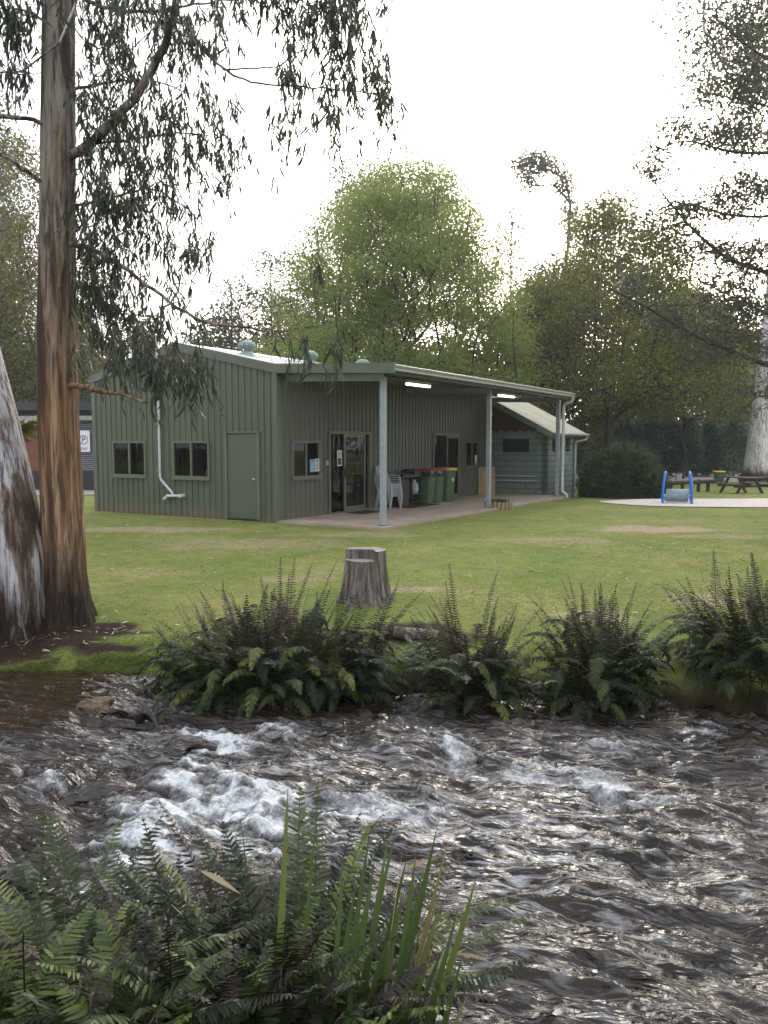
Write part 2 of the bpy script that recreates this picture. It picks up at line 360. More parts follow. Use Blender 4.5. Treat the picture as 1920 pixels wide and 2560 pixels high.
def groundmat():
    m, t, p = newmat('lawn_and_earth'); v = coords(t)
    n1 = noise(t, v, 0.55, 6, 0.65); n2 = noise(t, v, 7, 6, 0.75); n3 = noise(t, v, 55, 4, 0.7)
    grass = ramp(t, n1, [(0.28, (0.16, 0.215, 0.045)), (0.5, (0.255, 0.285, 0.075)), (0.68, (0.385, 0.34, 0.135))])
    grass = mix(t, ramp(t, n2, [(0.35, 0.65), (0.6, 0.0)]), grass, (0.10, 0.155, 0.026))
    grass = mix(t, ramp(t, n2, [(0.62, 0.0), (0.8, 0.5)]), grass, (0.39, 0.33, 0.16))
    n4 = noise(t, v, 2.6, 7, 0.8)
    grass = mix(t, ramp(t, n4, [(0.5, 0.0), (0.68, 0.8)]), grass, (0.33, 0.26, 0.13)); grass = mix(t, ramp(t, n4, [(0.3, 0.8), (0.45, 0.0)]), grass, (0.10, 0.165, 0.03))
    grass = mix(t, ramp(t, n3, [(0.35, 0.5), (0.6, 0.0)]), grass, (0.05, 0.085, 0.018))
    earth = ramp(t, n2, [(0.3, (0.3, 0.215, 0.145)), (0.7, (0.5, 0.39, 0.29))])
    d = math_(t, 'MULTIPLY', attr(t, 'dirt'), ramp(t, noise(t, v, 11, 6, 0.8), [(0.35, 0.55), (0.6, 1.0)]))
    c = mix(t, d, grass, earth)
    brk = ramp(t, noise(t, v, 28, 6, 0.8), [(0.35, (0.012, 0.008, 0.006)), (0.6, (0.045, 0.028, 0.02)), (0.8, (0.13, 0.085, 0.06))])
    c = mix(t, attr(t, 'bark'), c, brk)
    md = ramp(t, n2, [(0.3, (0.012, 0.009, 0.006)), (0.7, (0.05, 0.036, 0.022))])
    c = mix(t, attr(t, 'mud'), c, md)
    t.links.new(c, p.inputs['Base Color']); p.inputs['Roughness'].default_value = 0.95; p.inputs['Specular IOR Level'].default_value = 0.15
    bump(t, p, math_(t, 'ADD', n3, n2), 0.8, 0.03); return m
GROUND = groundmat()
fc = grid_faces(len(gy), len(gx))
gobj = mesh_np('ground', np.stack([X.ravel(), Y.ravel(), Z.ravel()], 1), [fc], GROUND, smooth=True,
               vattr={'dirt': dirt.ravel(), 'bark': bark.ravel(), 'mud': mud.ravel()})
tag(gobj, kind='structure')

def drape(name, m, poly_pts, off, n=60, across=8):
    """a strip of ground cover: poly_pts = list of (xl,yl,xr,yr) stations"""
    P = np.array(poly_pts, float); s = np.linspace(0, len(P) - 1, n)
    Q = np.stack([np.interp(s, np.arange(len(P)), P[:, k]) for k in range(4)], 1)
    a = np.linspace(0, 1, across)
    xx = Q[:, 0:1] * (1 - a) + Q[:, 2:3] * a; yy = Q[:, 1:2] * (1 - a) + Q[:, 3:4] * a
    zz = g0(xx, yy) + off
    return tag(mesh_np(name, np.stack([xx.ravel(), yy.ravel(), zz.ravel()], 1), [grid_faces(n, across)], m, smooth=True), kind='structure')
GRAVEL = mat('grey_gravel', (0.34, 0.3, 0.27), 0.9, 0.3, 2.5, bmp=0.5, bscale=40)
SANDG = mat('pale_play_gravel', (0.56, 0.5, 0.46), 0.95, 0.25, 9, bmp=0.8, bscale=30)
drape('gravel_road', GRAVEL, [(-60, 27, -60, 43), (-16, 30.5, -18, 46), (-4, 38, -8, 52), (6, 43.5, 4, 60), (14, 46.5, 14, 63), (24, 47, 24, 63), (70, 48, 70, 64)], 0.03, 120, 14)
cx_, cy_ = 13.1, 25.4
ang = np.linspace(-math.pi / 2, math.pi / 2, 25)
drape('play_gravel', SANDG, [(cx_ + 6.2 * math.sin(t), cy_ - 0.15 * math.sin(5 * t) - 2.3 * math.cos(t), cx_ + 6.2 * math.sin(t), cy_ + 0.15 * math.sin(7 * t) + 2.3 * math.cos(t)) for t in ang], 0.022, 90, 14)

# ------------------------------------------------------------------ stream
wx = np.arange(-6.2, 6.21, 0.021); wy = np.arange(2.2, 8.6, 0.021)
WX, WY = np.meshgrid(wx, wy)
# flow comes from the left pool, breaks over stones and leaves towards the lower right
FO = [(395, 1522, 70, 20, .8), (475, 1600, 85, 22, 1.0), (275, 1597, 35, 12, .6), (100, 1705, 60, 28, .7), (400, 1735, 115, 60, 1.0), (330, 1850, 90, 75, 1.0),
      (610, 1735, 120, 32, 1.0), (770, 1760, 120, 34, .9), (900, 1775, 90, 34, .5), (560, 1790, 70, 40, 1.0), (1000, 1635, 50, 32, 1.0), (1190, 1690, 95, 32, .95),
      (1310, 1722, 70, 24, .6), (1530, 1566, 70, 20, .95), (1645, 1930, 40, 60, .6), (250, 1940, 110, 60, .9), (620, 1590, 90, 14, .4), (1330, 1640, 120, 16, .35), (120, 1950, 70, 40, .5)]
HUMP = [(430, 1700, 130, 40, .10), (330, 1800, 90, 40, .10), (600, 1715, 120, 25, .08), (930, 1615, 70, 28, .10), (1075, 1660, 70, 25, .09), (830, 1590, 60, 22, .06), (1220, 1690, 90, 25, .06),
        (390, 1600, 45, 18, .05), (1500, 1560, 90, 16, .05), (560, 1775, 70, 30, .09), (120, 1690, 80, 25, .05), (240, 1500, 60, 20, .02)]
DIP = [(210, 1700, 90, 40, .07), (480, 1775, 70, 30, .06), (1010, 1650, 50, 20, .06), (1480, 1880, 120, 60, .04)]
def gsum(items, warp=0.0):
    s = np.zeros_like(WX); wxx = WX + warp * (fbm(WX * 2.3, WY * 2.3, o=3, seed=31) - 0.5); wyy = WY + warp * (fbm(WX * 2.3 + 9, WY * 2.3, o=3, seed=32) - 0.5)
    for (px, py, rx, ry, a) in items:
        c = donz(px, py, ZW); e = donz(px + rx, py, ZW); n = donz(px, py - ry, ZW); f = donz(px, py + ry, ZW)
        s = s + a * np.exp(-((wxx - c[0]) / (e[0] - c[0])) ** 2 - ((wyy - c[1]) / (0.5 * (n[1] - f[1]))) ** 2)
    return s
calm = sstep((-WX - 2.1) / 1.1) * sstep((WY - 6.0) / 1.0)
foam_m = gsum(FO, 0.5); hump = gsum(HUMP, 0.25); dip = gsum(DIP, 0.2)
# streamline coordinates: stretch noise along the flow, with bends
bend = 0.45 * (fbm(WX * 0.55, WY * 0.55, o=2, seed=40) - 0.5) * 2
ang_f = -0.18 - 0.30 * sstep((WX + 0.5) / 3.0) * sstep((6.2 - WY) / 3) + bend
ca, sa = math.cos(-0.28), math.sin(-0.28)
U = WX * ca + WY * sa + 0.25 * bend; V = -WX * sa + WY * ca + 0.55 * bend
rough_w = (1 - 0.85 * calm)
t1 = fbm(U * 1.3, V * 3.2, o=3, seed=41) - 0.5
t2 = 1 - np.abs(fbm(U * 3.0, V * 7.5, o=3, seed=42) * 2 - 1)
t3 = fbm(U * 8, V * 17, o=2, seed=43) - 0.5
ft = fbm(WX * 11, WY * 11, o=4, seed=44, g=0.6)
H = 0.17 * t1 + 0.075 * (t2 - 0.6) + 0.026 * t3
foam = np.clip(foam_m, 0, 1.3) * 1.0
fm = np.clip(foam, 0, 1.0) ** .7 * (-.05 + 1.45 * fbm(U * 3.0, V * 15, o=5, seed=45, g=0.74))
milk = gsum([(520, 1730, 330, 110, 1.0), (1150, 1680, 330, 60, .7), (420, 1590, 230, 50, .7), (900, 1850, 330, 130, .45), (160, 1690, 140, 60, .6)], .6)
lace = sstep((t2 - 0.83) / 0.1) * sstep((fbm(U * 2.2, V * 4, o=3, seed=46) - 0.5) / 0.14) * (1 - calm)
spk = calm * sstep((fbm(U * 10, V * 34, o=3, seed=47) - 0.70) / 0.05) * sstep((WX + 4.6) / 0.5)
fm = np.clip(fm + 0.38 * lace + 0.55 * spk + .40 * np.clip(milk, 0, 1) * sstep((fbm(U * 3.2, V * 13, o=4, seed=49, g=.65) - .42) / .25) * (1 - calm), 0, 1)
WZ = ZW + rough_w * H + hump - dip + 0.05 * sstep((fm - .3) / .5) * (ft - 0.4) * 2 + 0.07 * sstep((-WX - 1.2) / 2.0) - 0.03 * sstep((WX) / 4)
aer_sheen = (1 - calm) * np.clip(.25 + .75 * sstep((6.9 - WY) / .8), 0, 1) * np.clip(0.15 + 1.5 * (fbm(U * .8, V * 1.5, o=3, seed=52) - .3), 0, 1) * .55  # where the painted sky sheen and bubbles show on the rapids
aer_sheen = np.clip(aer_sheen + .38 * gsum([(1150, 1760, 420, 130, 1.0), (1000, 1560, 160, 25, .6), (1100, 1950, 300, 160, .5)], .5), 0, .9) * (1 - .7 * gsum([(1480, 1880, 110, 80, 1), (230, 1740, 70, 30, 1), (1560, 2050, 120, 120, .8), (700, 1545, 200, 18, 1), (60, 1940, 60, 60, 1)], .5).clip(0, 1))
shallow = calm * (0.5 + fbm(WX * 1.5, WY * 1.5, o=4, seed=48))
def watermat():
    m, t, p = newmat('stream_water'); tc = nd(t, 'ShaderNodeTexCoord')
    mp = nd(t, 'ShaderNodeMapping'); mp.inputs['Rotation'].default_value = (0, 0, 0.28); mp.inputs['Scale'].default_value = (1.0, 2.3, 1.0)
    t.links.new(tc.outputs['Object'], mp.inputs['Vector']); v = mp.outputs[0]
    cb = nd(t, 'ShaderNodeCombineXYZ'); t.links.new(attr(t, 'fu'), cb.inputs[0]); t.links.new(attr(t, 'fv'), cb.inputs[1])
    mp2 = nd(t, 'ShaderNodeMapping'); mp2.inputs['Scale'].default_value = (2.2, 6.5, 1.0); t.links.new(cb.outputs[0], mp2.inputs['Vector'])
    n1 = noise(t, mp2.outputs[0], 1.0, 3, 0.55, 1.2); n2 = noise(t, mp2.outputs[0], 3.2, 3, 0.6, 1.0)
    deep = ramp(t, noise(t, tc.outputs['Object'], 1.6, 5, 0.7), [(0.35, (0.006, 0.004, 0.003)), (0.65, (0.022, 0.014, 0.008))])
    bedc = ramp(t, noise(t, tc.outputs['Object'], 9, 5, 0.75), [(0.35, (0.014, 0.009, 0.005)), (0.7, (0.05, 0.032, 0.015))])
    c = mix(t, attr(t, 'shallow'), deep, bedc)
    fo = noise(t, tc.outputs['Object'], 48, 5, 0.75)
    fo2 = noise(t, v, 20, 6, 0.8, 1.0)
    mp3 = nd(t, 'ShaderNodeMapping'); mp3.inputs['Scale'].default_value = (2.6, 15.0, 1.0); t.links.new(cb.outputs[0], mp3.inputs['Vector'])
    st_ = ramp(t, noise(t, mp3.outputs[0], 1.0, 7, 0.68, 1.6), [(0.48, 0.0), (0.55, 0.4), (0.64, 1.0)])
    c = mix(t, math_(t, 'MULTIPLY', st_, attr(t, 'aer_sheen')), c, (0.52, 0.52, 0.53))  # pale streaks colour in bright sky reflection, together with some aeration
    ff = ramp(t, math_(t, 'ADD', attr(t, 'foam'), math_(t, 'MULTIPLY', math_(t, 'SUBTRACT', math_(t, 'ADD', fo, fo2), 1.0), 0.75)), [(0.42, 0.0), (0.72, 0.3), (1.15, 1.0)])
    foamc = (0.66, 0.68, 0.70)
    c = mix(t, ff, c, foamc)
    t.links.new(c, p.inputs['Base Color'])
    t.links.new(ramp(t, ff, [(0.0, 0.05), (0.5, 0.6)]), p.inputs['Roughness'])
    p.inputs['IOR'].default_value = 1.33; p.inputs['Specular IOR Level'].default_value = 0.5
    h = math_(t, 'ADD', math_(t, 'MULTIPLY', n1, 1.0), math_(t, 'MULTIPLY', n2, 0.16))
    b = nd(t, 'ShaderNodeBump'); b.inputs['Distance'].default_value = 0.075
    t.links.new(math_(t, 'MULTIPLY', attr(t, 'rough'), 1.0), b.inputs['Strength']); t.links.new(h, b.inputs['Height']); t.links.new(b.outputs[0], p.inputs['Normal'])
    return m
WATER = watermat()
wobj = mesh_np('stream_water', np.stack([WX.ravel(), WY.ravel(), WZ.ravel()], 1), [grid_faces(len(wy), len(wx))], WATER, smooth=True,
               vattr={'foam': fm.ravel(), 'shallow': np.clip(shallow, 0, 1).ravel(), 'rough': (0.3 + 0.7 * rough_w).ravel(), 'aer_sheen': aer_sheen.ravel(), 'fu': U.ravel(), 'fv': V.ravel()})
tag(wobj, kind='structure')
def water_z(x, y):
    i = int(np.clip((y - wy[0]) / 0.021, 0, len(wy) - 1)); j = int(np.clip((x - wx[0]) / 0.021, 0, len(wx) - 1)); return WZ[i, j]

# ------------------------------------------------------------------ the shed
RZ = math.atan2(-0.522, 0.853)
SO = np.array([-2.53, 19.0, 0.0]); ER = np.array([0.853, -0.522, 0]); EL = np.array([0.522, 0.853, 0])
def S(o, a, z=0.0): return SO + ER * o + EL * a + np.array([0, 0, z])
SW, SLN, EAVE, RIDGE = 6.5, 12.0, 3.62, 4.33
def roofz(x): return EAVE + (RIDGE - EAVE) * (1 - abs(x + SW / 2) / (SW / 2))
shed = empty('steel_shed', SO, RZ, 'long green ribbed steel shed with lit open verandah and low gable roof', 'shed')

def ribbed_wall(name, length, ztop, holes, place, z0=-0.3, pitch=0.2, parent=None, m=None, off=0.08):
    """vertical ribbed sheet, place(t, depth, z) -> local point; holes = (t0,t1,z0,z1)"""
    prof = [(0, 0), (0.012, 0.026), (0.036, 0.026), (0.048, 0)]
    bp = {}
    k = off
    while k < length:
        for (a, d) in prof:
            if 0 < k + a < length: bp[round(k + a, 4)] = d
        k += pitch
    bp[0.0] = 0; bp[length] = 0
    xs = sorted(bp); ds = [bp[x] for x in xs]
    extra = [h for hh in holes for h in hh[:2]] + [length / 2]
    allx = sorted(set(xs) | set(e for e in extra if 0 < e < length))
    dd = np.interp(allx, xs, ds)
    mb = MB()
    for i in range(len(allx) - 1):
        a, b = allx[i], allx[i + 1]
        if b - a < 1e-5: continue
        mid = (a + b) / 2; iv = [(z0, None)]
        for h in holes:
            if h[0] < mid < h[1]:
                nv = []
                for (lo, hi) in iv:
                    if h[2] > lo: nv.append((lo, h[2]))
                    if h[3] is not None: nv.append((h[3], hi))
                iv = nv
        for lo, hi in iv:
            ha = ztop(a) if hi is None else hi; hb = ztop(b) if hi is None else hi
            mb.add([place(a, dd[i], lo), place(b, dd[i + 1], lo), place(b, dd[i + 1], hb), place(a, dd[i], ha)], [(0, 1, 2, 3)])
    return mb.build(name, m or G_WALL, parent)
# openings: gable face (x from -6.5 to 0 at y=0), long face (y from 0 to 12 at x=0)
GW = [(-5.72, -4.45, 0.97, 1.9), (-3.42, -2.16, 0.97, 1.9)]; GD = (-1.62, -0.55, -0.02, 2.1)
LW = [(0.54, 1.68, 1.0, 1.9), (10.2, 11.25, 1.02, 1.9)]; LD = [(2.08, 4.05, 0.0, 2.15), (7.82, 9.74, 0.0, 2.15)]
ribbed_wall('gable_wall', SW, lambda t: roofz(t - SW) - 0.02, [(h[0] + SW, h[1] + SW, h[2], h[3]) for h in GW] + [(GD[0] + SW, GD[1] + SW, -1, GD[3])], lambda t, d, z: (t - SW, -d, z), parent=shed)
ribbed_wall('verandah_wall', SLN, lambda t: EAVE - 0.05, LW + [(d[0], d[1], -1, d[3]) for d in LD], lambda t, d, z: (d, t, z), parent=shed)
ribbed_wall('side_wall', SLN, lambda t: EAVE - 0.05, [], lambda t, d, z: (-SW - d, t, z), parent=shed)
ribbed_wall('end_wall', SW, lambda t: roofz(t - SW) - 0.02, [], lambda t, d, z: (t - SW, SLN + d, z), parent=shed)
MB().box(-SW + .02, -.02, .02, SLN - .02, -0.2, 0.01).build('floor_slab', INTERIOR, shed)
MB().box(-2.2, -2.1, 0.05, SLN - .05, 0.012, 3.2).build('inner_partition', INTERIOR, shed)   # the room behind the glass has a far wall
for (x, y) in ((0, 0), (-SW, 0), (0, SLN), (-SW, SLN)):
    sx = 1 if x == 0 else -1; sy = -1 if y == 0 else 1
    MB().box(min(x, x - sx * .11) if sx > 0 else x - .03, x + .03 if sx > 0 else x + .11, y - .034 if sy < 0 else y - .11, y + .11 if sy < 0 else y + .034, -0.3, EAVE - 0.03).build('corner_flashing', G_TRIM, shed)
# roof sheets with ribs along the fall
def roof_sheet(x0, x1, zf, y0, y1, name, m, th=0.02, pitch=0.25):
    mb = MB(); ys = []; k = y0
    while k < y1 - 0.01:
        ys += [(k, 0), (min(k + .16, y1), 0), (min(k + .18, y1), .03), (min(k + .22, y1), .03)]; k += pitch
    ys.append((y1, 0))
    xs = np.linspace(x0, x1, 3)
    for up in (th, 0):
        n = len(ys); vs = [(x, y, zf(x) + up + d) for x in xs for (y, d) in ys]
        fs = [(i * n + j, i * n + j + 1, (i + 1) * n + j + 1, (i + 1) * n + j) for i in range(2) for j in range(n - 1)]
        mb.add(vs, fs)
    return mb.build(name, m, shed)
roof_sheet(-SW / 2, 0.02, roofz, 0.0, SLN, 'roof', ROOF)
roof_sheet(-SW / 2, -SW - 0.06, roofz, 0.0, SLN, 'roof', ROOF)
VOUT = 3.12
def verz(x): return EAVE + 0.0 - 0.045 * x
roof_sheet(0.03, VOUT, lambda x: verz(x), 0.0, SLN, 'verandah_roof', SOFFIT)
MB().prism([(-SW / 2 - .18, roofz(-SW / 2 - .18) + .055), (-SW / 2, RIDGE + .085), (-SW / 2 + .18, roofz(-SW / 2 + .18) + .055), (-SW / 2, RIDGE + .06)], 'y', -.02, SLN + .02).build('ridge_cap', ROOF, shed)
for sgn, x1 in ((-1, -SW - .05), (1, -0.0)):
    x0 = -SW / 2
    for y0, y1 in ((SLN + .032, SLN + .05), (-.05, -.032)):
        b_ = MB(); b_.prism([(x0, RIDGE + .085), (x1, EAVE + .085), (x1, EAVE - .13), (x0, RIDGE - .13)], 'y', y0, y1)
        if y0 > 0: b_.build('barge_flashing', G_TRIM, shed)
    b_.prism([(x0, RIDGE + .088), (x1, EAVE + .088), (x1, EAVE + .078), (x0, RIDGE + .078)], 'y', -.05, .12)
    b_.build('barge_flashing', G_TRIM, shed)
b_ = MB().prism([(0.001, EAVE + .085), (VOUT + .08, verz(VOUT) + .085), (VOUT + .08, verz(VOUT) - .13), (0.001, EAVE - .13)], 'y', -.052, -.03)
b_.prism([(0.001, EAVE + .088), (VOUT + .08, verz(VOUT) + .088), (VOUT + .08, verz(VOUT) + .078), (0.001, EAVE + .078)], 'y', -.05, .1)
b_.box(VOUT + .0, VOUT + .13, -.054, -.0, verz(VOUT) - .13, verz(VOUT) + .1)
b_.build('barge_flashing', G_TRIM, shed)
zg = verz(VOUT)
gp = [(VOUT + .0, zg - .07), (VOUT + .12, zg - .07), (VOUT + .12, zg - .03), (VOUT + .105, zg - .02), (VOUT + .135, zg + .03), (VOUT + .135, zg + .05), (VOUT + .12, zg + .06), (VOUT + .12, zg + .02), (VOUT + .095, zg - .01), (VOUT + .1, zg - .055), (VOUT + .012, zg - .055), (VOUT + .012, zg + .02), (VOUT, zg + .02)]
MB().prism(gp, 'y', 0.0, SLN + .05).build('gutter', mat('gutter_cream_green', (0.3, 0.315, 0.27), .4, .06), shed)
MB().prism([(-SW - .08, EAVE - .12), (-SW - .2, EAVE - .12), (-SW - .22, EAVE), (-SW - .08, EAVE)], 'y', 0.01, SLN).build('gutter', G_TRIM, shed)
# verandah frame
PX = 2.72; PYS = (0.37, 6.1, 11.9)
for k, a in enumerate(PYS):
    po = MB().bbox(PX - .06, PX + .06, a - .06, a + .06, 0.012, verz(PX) - .18, .008).build('post', GALV, shed)
    MB().bbox(PX - .11, PX + .11, a - .1, a + .1, 0.0305, 0.045, .003).build('base_plate', GALV, po)
    for sx in (-1, 1):
        for sy in (-1, 1): MB().lathe([(.012, 0), (.012, .018), (0.001, .02)], (PX + sx * .088, a + sy * .08, .045), 6).build('anchor_bolt', GALV, po)
    rf = MB()                                       # C-section rafter from wall to post
    y0, y1 = a - .095 if k else a - .1, a - .062
    rf.prism([(0.04, verz(.04) - .3), (PX + .06, verz(PX) - .3 + .02), (PX + .06, verz(PX) - .12), (0.04, verz(.04) - .14)], 'y', y1 - .004, y1)
    rf.prism([(0.04, verz(.04) - .3), (PX + .06, verz(PX) - .28), (PX + .06, verz(PX) - .27), (0.04, verz(.04) - .29)], 'y', y1 - .06, y1 - .004)
    rf.prism([(0.04, verz(.04) - .15), (PX + .06, verz(PX) - .13), (PX + .06, verz(PX) - .12), (0.04, verz(.04) - .14)], 'y', y1 - .06, y1 - .004)
    rf.build('rafter', GALV, shed)
for o in (0.5, 1.3, 2.1, 2.9):
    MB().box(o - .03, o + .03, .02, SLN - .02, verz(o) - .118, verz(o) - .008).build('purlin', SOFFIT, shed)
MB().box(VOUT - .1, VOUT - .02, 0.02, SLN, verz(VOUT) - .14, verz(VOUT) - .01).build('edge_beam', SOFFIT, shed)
# ventilators on the roof slope
for a in (1.9, 4.75, 7.65):
    x = -2.55; z = roofz(x)
    v_ = MB().lathe([(.2, -.08), (.2, .1), (.15, .13), (.15, .16)], (x, a, z), 20).build('roof_ventilator', VENT, shed)
    dm = MB(); n = 20
    for i in range(n):
        rings = []
        for s_ in np.linspace(0, 1, 7):
            rr = .13 + .1 * math.sin(math.pi * (.12 + .76 * s_)); ph = 2 * math.pi * i / n + .35 * s_
            rings.append([(x + rr * math.cos(ph + q) + 0, a + rr * math.sin(ph + q), z + .16 + .23 * s_) for q in (-.11, .0, .11)])
        vs = []
        for r_ in rings:
            vs += [r_[0], tuple(np.array(r_[1]) + .018 * np.array([math.cos(2 * math.pi * i / n), math.sin(2 * math.pi * i / n), 0])), r_[2]]
        fs = []
        for q in range(6): fs += [(q * 3, q * 3 + 1, q * 3 + 4, q * 3 + 3), (q * 3 + 1, q * 3 + 2, q * 3 + 5, q * 3 + 4)]
        dm.add(vs, fs, True)
    dm.lathe([(.16, 0.385), (.15, .4), (.08, .43), (0.005, .44)], (x, a, z), 20)
    dm.build('turbine_head', VENT, v_)

def window(par, place, t0, t1, z0, z1, sill=True, split=.5):
    """aluminium slider; place(t, depth, z): depth is outward"""
    fr = MB(); w_ = .045
    def bx(mb, a, b, c, d, e, f):   # t, depth, z ranges
        vs = [place(t, dd, z) for t in (a, b) for dd in (c, d) for z in (e, f)]
        mb.add(vs, [(0, 1, 3, 2), (4, 6, 7, 5), (0, 4, 5, 1), (2, 3, 7, 6), (0, 2, 6, 4), (1, 5, 7, 3)])
    bx(fr, t0 - .012, t1 + .012, -.05, .045, z1 - w_, z1 + .012); bx(fr, t0 - .012, t1 + .012, -.05, .045, z0 - .012, z0 + w_)
    bx(fr, t0 - .012, t0 + w_, -.05, .044, z0 + w_, z1 - w_); bx(fr, t1 - w_, t1 + .012, -.05, .044, z0 + w_, z1 - w_)
    f_ = fr.build('window', G_FRAME, par); tm = t0 + (t1 - t0) * split
    mm = MB(); bx(mm, tm - .03, tm + .03, -.02, .03, z0 + w_, z1 - w_); mm.build('meeting_stile', G_FRAME, f_)
    g1 = MB(); g1.add([place(t0 + w_, .005, z0 + w_), place(tm - .03, .005, z0 + w_), place(tm - .03, .005, z1 - w_), place(t0 + w_, .005, z1 - w_)], [(0, 1, 2, 3)]); g1.build('glass_pane', GLASS, f_)
    g1 = MB(); g1.add([place(tm + .03, -.015, z0 + w_), place(t1 - w_, -.015, z0 + w_), place(t1 - w_, -.015, z1 - w_), place(tm + .03, -.015, z1 - w_)], [(0, 1, 2, 3)]); g1.build('glass_pane', GLASS, f_)
    if sill:
        s_ = MB(); bx(s_, t0 - .04, t1 + .04, .0, .075, z0 - .055, z0 - .0125); s_.build('sill', G_FRAME, f_)
    return f_
gpl = lambda t, d, z: (t, -d, z)
lpl = lambda t, d, z: (d, t, z)
for h in GW: window(shed, gpl, *h)
for h in LW: window(shed, lpl, *h)
# gable door
def bxp(mb, place, a, b, c, d, e, f):
    vs = [place(t, dd, z) for t in (a, b) for dd in (c, d) for z in (e, f)]
    mb.add(vs, [(0, 1, 3, 2), (4, 6, 7, 5), (0, 4, 5, 1), (2, 3, 7, 6), (0, 2, 6, 4), (1, 5, 7, 3)]); return mb
fr = MB(); bxp(fr, gpl, GD[0] - .03, GD[0] + .06, -.04, .04, -.02, GD[3]); bxp(fr, gpl, GD[1] - .06, GD[1] + .03, -.04, .04, -.02, GD[3]); bxp(fr, gpl, GD[0] - .04, GD[1] + .04, -.04, .055, GD[3], GD[3] + .035)
fr.build('door_frame', G_FRAME, shed)
dr = bxp(MB(), gpl, GD[0] + .065, GD[1] - .065, -.04, .012, 0.01, GD[3] - .006).build('door', G_DOOR, shed)
kx = GD[1] - .14
MB().tube([(kx, -.012, .98), (kx, -.05, .98)], .016, 10).tube([(kx, -.05, .98), (kx, -.058, .98), (kx, -.085, .98), (kx, -.095, .98)], [.018, .03, .03, .014], 12).tube([(kx, -.0125, .98), (kx, -.018, .98)], .034, 14).build('door_knob', CHROME, dr)
for z in (.3, 1.05, 1.8): MB().box(GD[0] + .055, GD[0] + .075, -.02, -.0125, z - .05, z + .05).build('hinge', CHROME, dr)
# sliding glass doors under the verandah
for k, (a0, a1, z0, z1) in enumerate(LD):
    fr = MB(); bxp(fr, lpl, a0 - .02, a1 + .02, -.08, .05, z1 - .06, z1 + .015); bxp(fr, lpl, a0 - .02, a0 + .05, -.08, .05, .032, z1 - .06); bxp(fr, lpl, a1 - .05, a1 + .02, -.08, .05, .032, z1 - .06); bxp(fr, lpl, a0 - .02, a1 + .02, -.08, .06, -.01, .0318)
    f_ = fr.build('sliding_door', G_FRAME, shed)
    m0, m1 = (a0 + .68, a0 + 1.72) if k == 0 else (a0 + .95, a1 - .06)
    lf = MB()
    for (p, q) in ((m0, m0 + .07), (m1 - .07, m1)): bxp(lf, lpl, p, q, .005, .04, .033, z1 - .062)
    bxp(lf, lpl, m0 + .07, m1 - .07, .005, .04, .033, .15); bxp(lf, lpl, m0 + .07, m1 - .07, .005, .04, z1 - .14, z1 - .062)
    l_ = lf.build('sliding_leaf', G_FRAME, f_)
    gm = MB(); gm.add([lpl(m0 + .07, .02, .15), lpl(m1 - .07, .02, .15), lpl(m1 - .07, .02, z1 - .14), lpl(m0 + .07, .02, z1 - .14)], [(0, 1, 2, 3)]); gm.build('glass_pane', GLASS, f_)
    gm = MB(); gm.add([lpl(a0 + .05, -.03, .04), lpl(a1 - .05, -.03, .04), lpl(a1 - .05, -.03, z1 - .06), lpl(a0 + .05, -.03, z1 - .06)], [(0, 1, 2, 3)]); gm.build('glass_pane', GLASS, f_)
    bxp(MB(), lpl, m0 + .015, m0 + .055, .04, .075, .95, 1.2).build('handle', BLACK, f_)
# plumbing on the gable
px_ = -3.88
MB().tube([(px_, -.06, RIDGE + .25), (px_, -.06, .98), (px_ + .03, -.06, .9), (px_ + .42, -.06, .58), (px_ + .46, -.06, .5)], .035, 12).tube([(px_ + .2, -.06, .43), (px_ + .24, -.06, .48), (px_ + .84, -.06, .5), (px_ + .86, -.06, .5)], .036, 12).tube([(px_ + .8, -.0, .5), (px_ + .8, -.15, .5)], .05, 12).tube([(px_ + .2, -.03, .44), (px_ + .2, -.15, .4)], .04, 12).lathe([(.04, 0), (.05, .03), (.001, .07)], (px_, -.06, RIDGE + .25), 12).build('waste_pipe', WHITE_PVC, shed)
for z in (1.15, 2.35): MB().box(px_ - .09, px_ + .09, -.1, -.0265, z - .012, z + .012).build('pipe_clip', GALV, shed)
dx_ = VOUT + .07
MB().tube([(dx_, SLN - .02, zg - .06), (dx_, SLN - .02, zg - .16), (dx_ - .03, SLN - .02, zg - .22), (PX + .2, SLN - .02, zg - .3), (PX + .16, SLN - .02, zg - .4), (PX + .16, SLN - .02, .25), (PX + .17, SLN - .02, .17), (PX + .33, SLN - .02, .06), (PX + .34, SLN - .02, -.05)], .05, 12).build('downpipe', WHITE_PVC, shed)
for a in (3.36, 9.16):
    b1 = MB().bbox(1.95 - .055, 1.95 + .055, a - .62, a + .62, verz(1.95) - .165, verz(1.95) - .118, .006).build('batten_light', WHITE_PLASTIC, shed)
    MB().bbox(1.95 - .05, 1.95 + .05, a - .6, a + .6, verz(1.95) - .225, verz(1.95) - .166, .02).build('diffuser', LAMP, b1)
MB().box(.0265, .055, 1.93, 2.02, 1.28, 1.4).build('switch_box', WHITE_PLASTIC, shed)

# slab under the verandah
sb = MB().prism([tuple(S(0.02, -0.05)[:2]), tuple(S(PX + .28, -0.05)[:2]), tuple(S(PX + .28, SLN + .25)[:2]), tuple(S(0.02, SLN + .4)[:2])], 'z', -0.3, 0.012)
tag(sb.build('verandah_slab', CONC), kind='structure')
